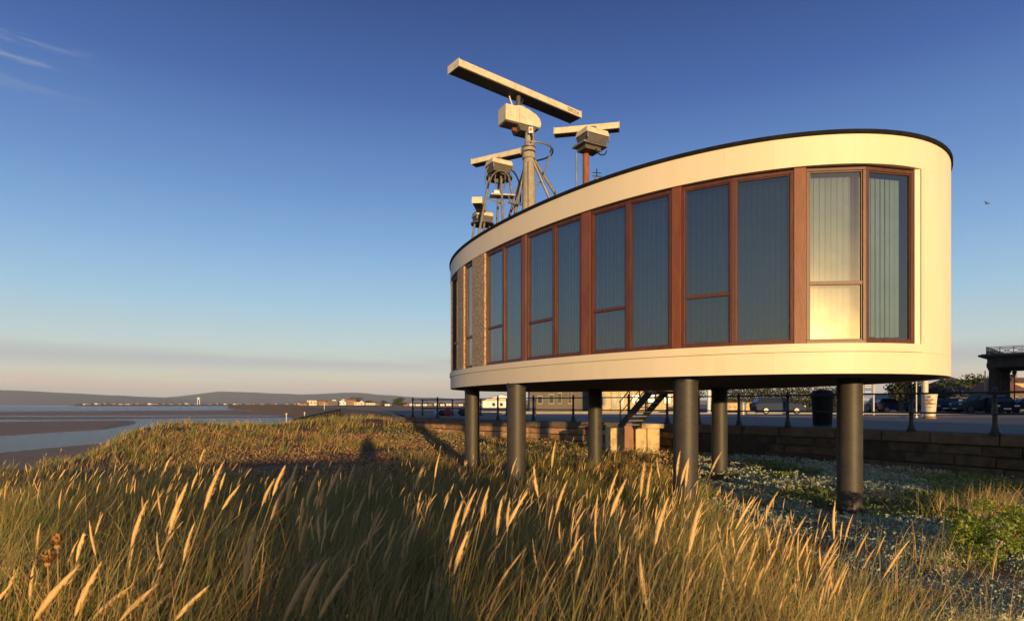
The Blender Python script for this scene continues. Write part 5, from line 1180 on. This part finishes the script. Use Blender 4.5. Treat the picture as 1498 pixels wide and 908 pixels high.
# silvery ground plants, strandline litter, stones
def scatter(name, x, y, size, cols, m, label, cat, lift=.03, flat=.6, asp=.4):
    n_ = len(x); z_ = zt(x, y)+rng.uniform(0, 1, n_)*lift
    a = rng.normal(size=(n_,3)); a[:,2] *= flat; a /= np.linalg.norm(a, axis=1)[:,None]; b_ = np.cross(a, rng.normal(size=(n_,3))); b_ /= np.linalg.norm(b_, axis=1)[:,None]
    p = np.stack([x,y,z_],-1); s_ = size[:,None]
    V = np.stack([p-a*s_, p-b_*s_*asp, p+a*s_, p+b_*s_*asp],1).reshape(-1,3)
    return tag(npmesh(name, V, np.arange(4*n_).reshape(-1,4), M[m], attr=np.repeat(cols,4,0)), label, cat, kind='stuff')
n_ = 120000; px = rng.uniform(1020,1620,n_); y = np.exp(rng.uniform(np.log(4.5), np.log(23), n_)); x = (px-749)/F*y
ub = np.interp(y, [0,4,7,9,12,16,22], [.60,.50,.42,.34,.28,.22,.20])
k = (x/y > ub)*(x < wall_x(y)-.35)*(rng.random(n_) < sst(fbm(x, y, 1.3, 90, 3), .34, .50)); x, y = x[k], y[k]; n_ = len(x)
cl = np.where((fbm(x,y,1.7,91,2) > .56)[:,None], np.array([[.24,.29,.08]]), np.array([[.46,.50,.34]]))*rng.uniform(.7,1.2,n_)[:,None]
scatter('silver_plants', x, y, rng.uniform(.02,.045,n_)*np.clip(y/9,.7,1.5), cl, 'tint', 'silvery grey-green ground plants on the sand below the wall', 'ground plants', .13, .9, .4)
n_ = 60000; px = rng.uniform(250,700,n_); y = np.exp(rng.uniform(np.log(11), np.log(31), n_)); x = (px-749)/F*y
k = (x < wall_x(y)-.6)*(rng.random(n_) < sst(fbm(x, y, 1.6, 95, 3), .30, .48)); x, y = x[k], y[k]; n_ = len(x)
scatter('strandline_litter', x, y, rng.uniform(.02,.06,n_), np.array([[.40,.23,.11]])*rng.uniform(.35,1.5,n_)[:,None], 'tint', 'brown dead plant litter and wrack scattered in the dune hollow', 'plant litter', .10, .8, .55)
# short broad-leaved plants and dead stems on the slope below the wall
n_ = 30000; px = rng.uniform(560,1010,n_); y = rng.uniform(15,38,n_); x = (px-749)/F*y
k = (x < wall_x(y)-.4)*(x > wall_x(y)-9)*(rng.random(n_) < .10+.7*sst(fbm(x, y, 1.5, 97, 3), .42, .55)); x, y = x[k], y[k]; n_ = len(x)
scatter('wall_foot_weeds', x, y, rng.uniform(.03,.07,n_), np.where((rng.random(n_) < .6)[:,None], np.array([[.22,.24,.07]]), np.array([[.50,.28,.12]]))*rng.uniform(.7,1.3,n_)[:,None], 'tint', 'green and rusty weeds growing at the foot of the sea wall', 'weeds', .26, 1.1, .4)
mb = MB()
for i in range(520):
    d = math.exp(rnd.uniform(math.log(4.0), math.log(15))); px = rnd.uniform(1130,1560); x = X_(px,d)
    if x > wall_x(d)-.4 or x/d < .40: continue
    s_ = rnd.uniform(.008,.03); mb.ball((x, d, float(zt(x,d))+s_*.3), s_*rnd.uniform(.8,1.5), s_, s_*.6, 6, 4)
tag(mb.build('pebbles', M['coping'], smooth=60), 'scattered small stones on the sand at the lower right', 'pebbles', kind='stuff')

# rose bush at the right
rb = thing('rose_bush', (X_(1458,7.2), 7.2, float(zt(X_(1458,7.2), 7.2))), 'low bright green rose bush with a red hip at the right edge', 'bush')
bz = rb.location.z
M['rose'] = mat('rose_leaf', (.16,.25,.03), (.34,.38,.06), 4, .5, trans=.35)
mb = MB(); vs, fs = [], []
for i in range(46):
    px = rnd.uniform(1392,1545); d = 7.2+rnd.uniform(-.5,.7); x = X_(px,d); h = rnd.uniform(.22,.82)*(1-.35*abs(px-1470)/90)
    mb.tube([(x+rnd.uniform(-.1,.1),d,bz-.02),(x,d,bz+h*.9)], [.006,.003], 5); leaves(vs, fs, (x,d,bz+h*.8), (.14,.14,.10), 190, .023)
tag(mb.build('stems', M['bark'], rb), kind='stuff'); o_ = npmesh('foliage', np.concatenate(vs)-np.array(rb.location), np.concatenate(fs), M['rose']); o_.parent = rb
hp = P(1487,783,6.7); MB().ball(hp, .016).build('rose_hip', M['red'], rb, smooth=60)
M['umbel'] = mat('dried_umbel', (.52,.44,.30), (.42,.34,.22), 50, .9)
for px, py, d, lab in ((1385,808,6.0,'dried cream flower cluster left of the rose bush'),(1457,792,6.4,'dried cream flower cluster standing in the middle of the rose bush'),(1306,812,5.2,'dried cream flower cluster farthest left on the sandy ground'),(1378,830,5.6,'lowest dried cream flower cluster in front of the rose bush')):
    c_ = V3(P(px,py,d)); gz_ = float(zt(c_.x, d)); t = thing('dried_umbel', (c_.x, d, gz_), lab, 'flower')
    mb = MB(); mb2 = MB()
    for i in range(13):
        a = rnd.uniform(0,6.28); e = rnd.uniform(0,.07); q = c_+Vector((math.cos(a)*e, math.sin(a)*e, rnd.uniform(-.02,.02)))
        mb.tube([c_-Vector((0,0,.09)), q], .0015, 4)
        for j in range(5): mb2.ball(q+Vector((rnd.uniform(-.012,.012), rnd.uniform(-.012,.012), rnd.uniform(-.006,.008))), .007, n=5, m=4)
    mb.tube([(c_.x,d,gz_), c_-Vector((0,0,.09))], .003, 5); mb.build('stalk', M['umbel'], t); mb2.build('flower_head', M['umbel'], t)
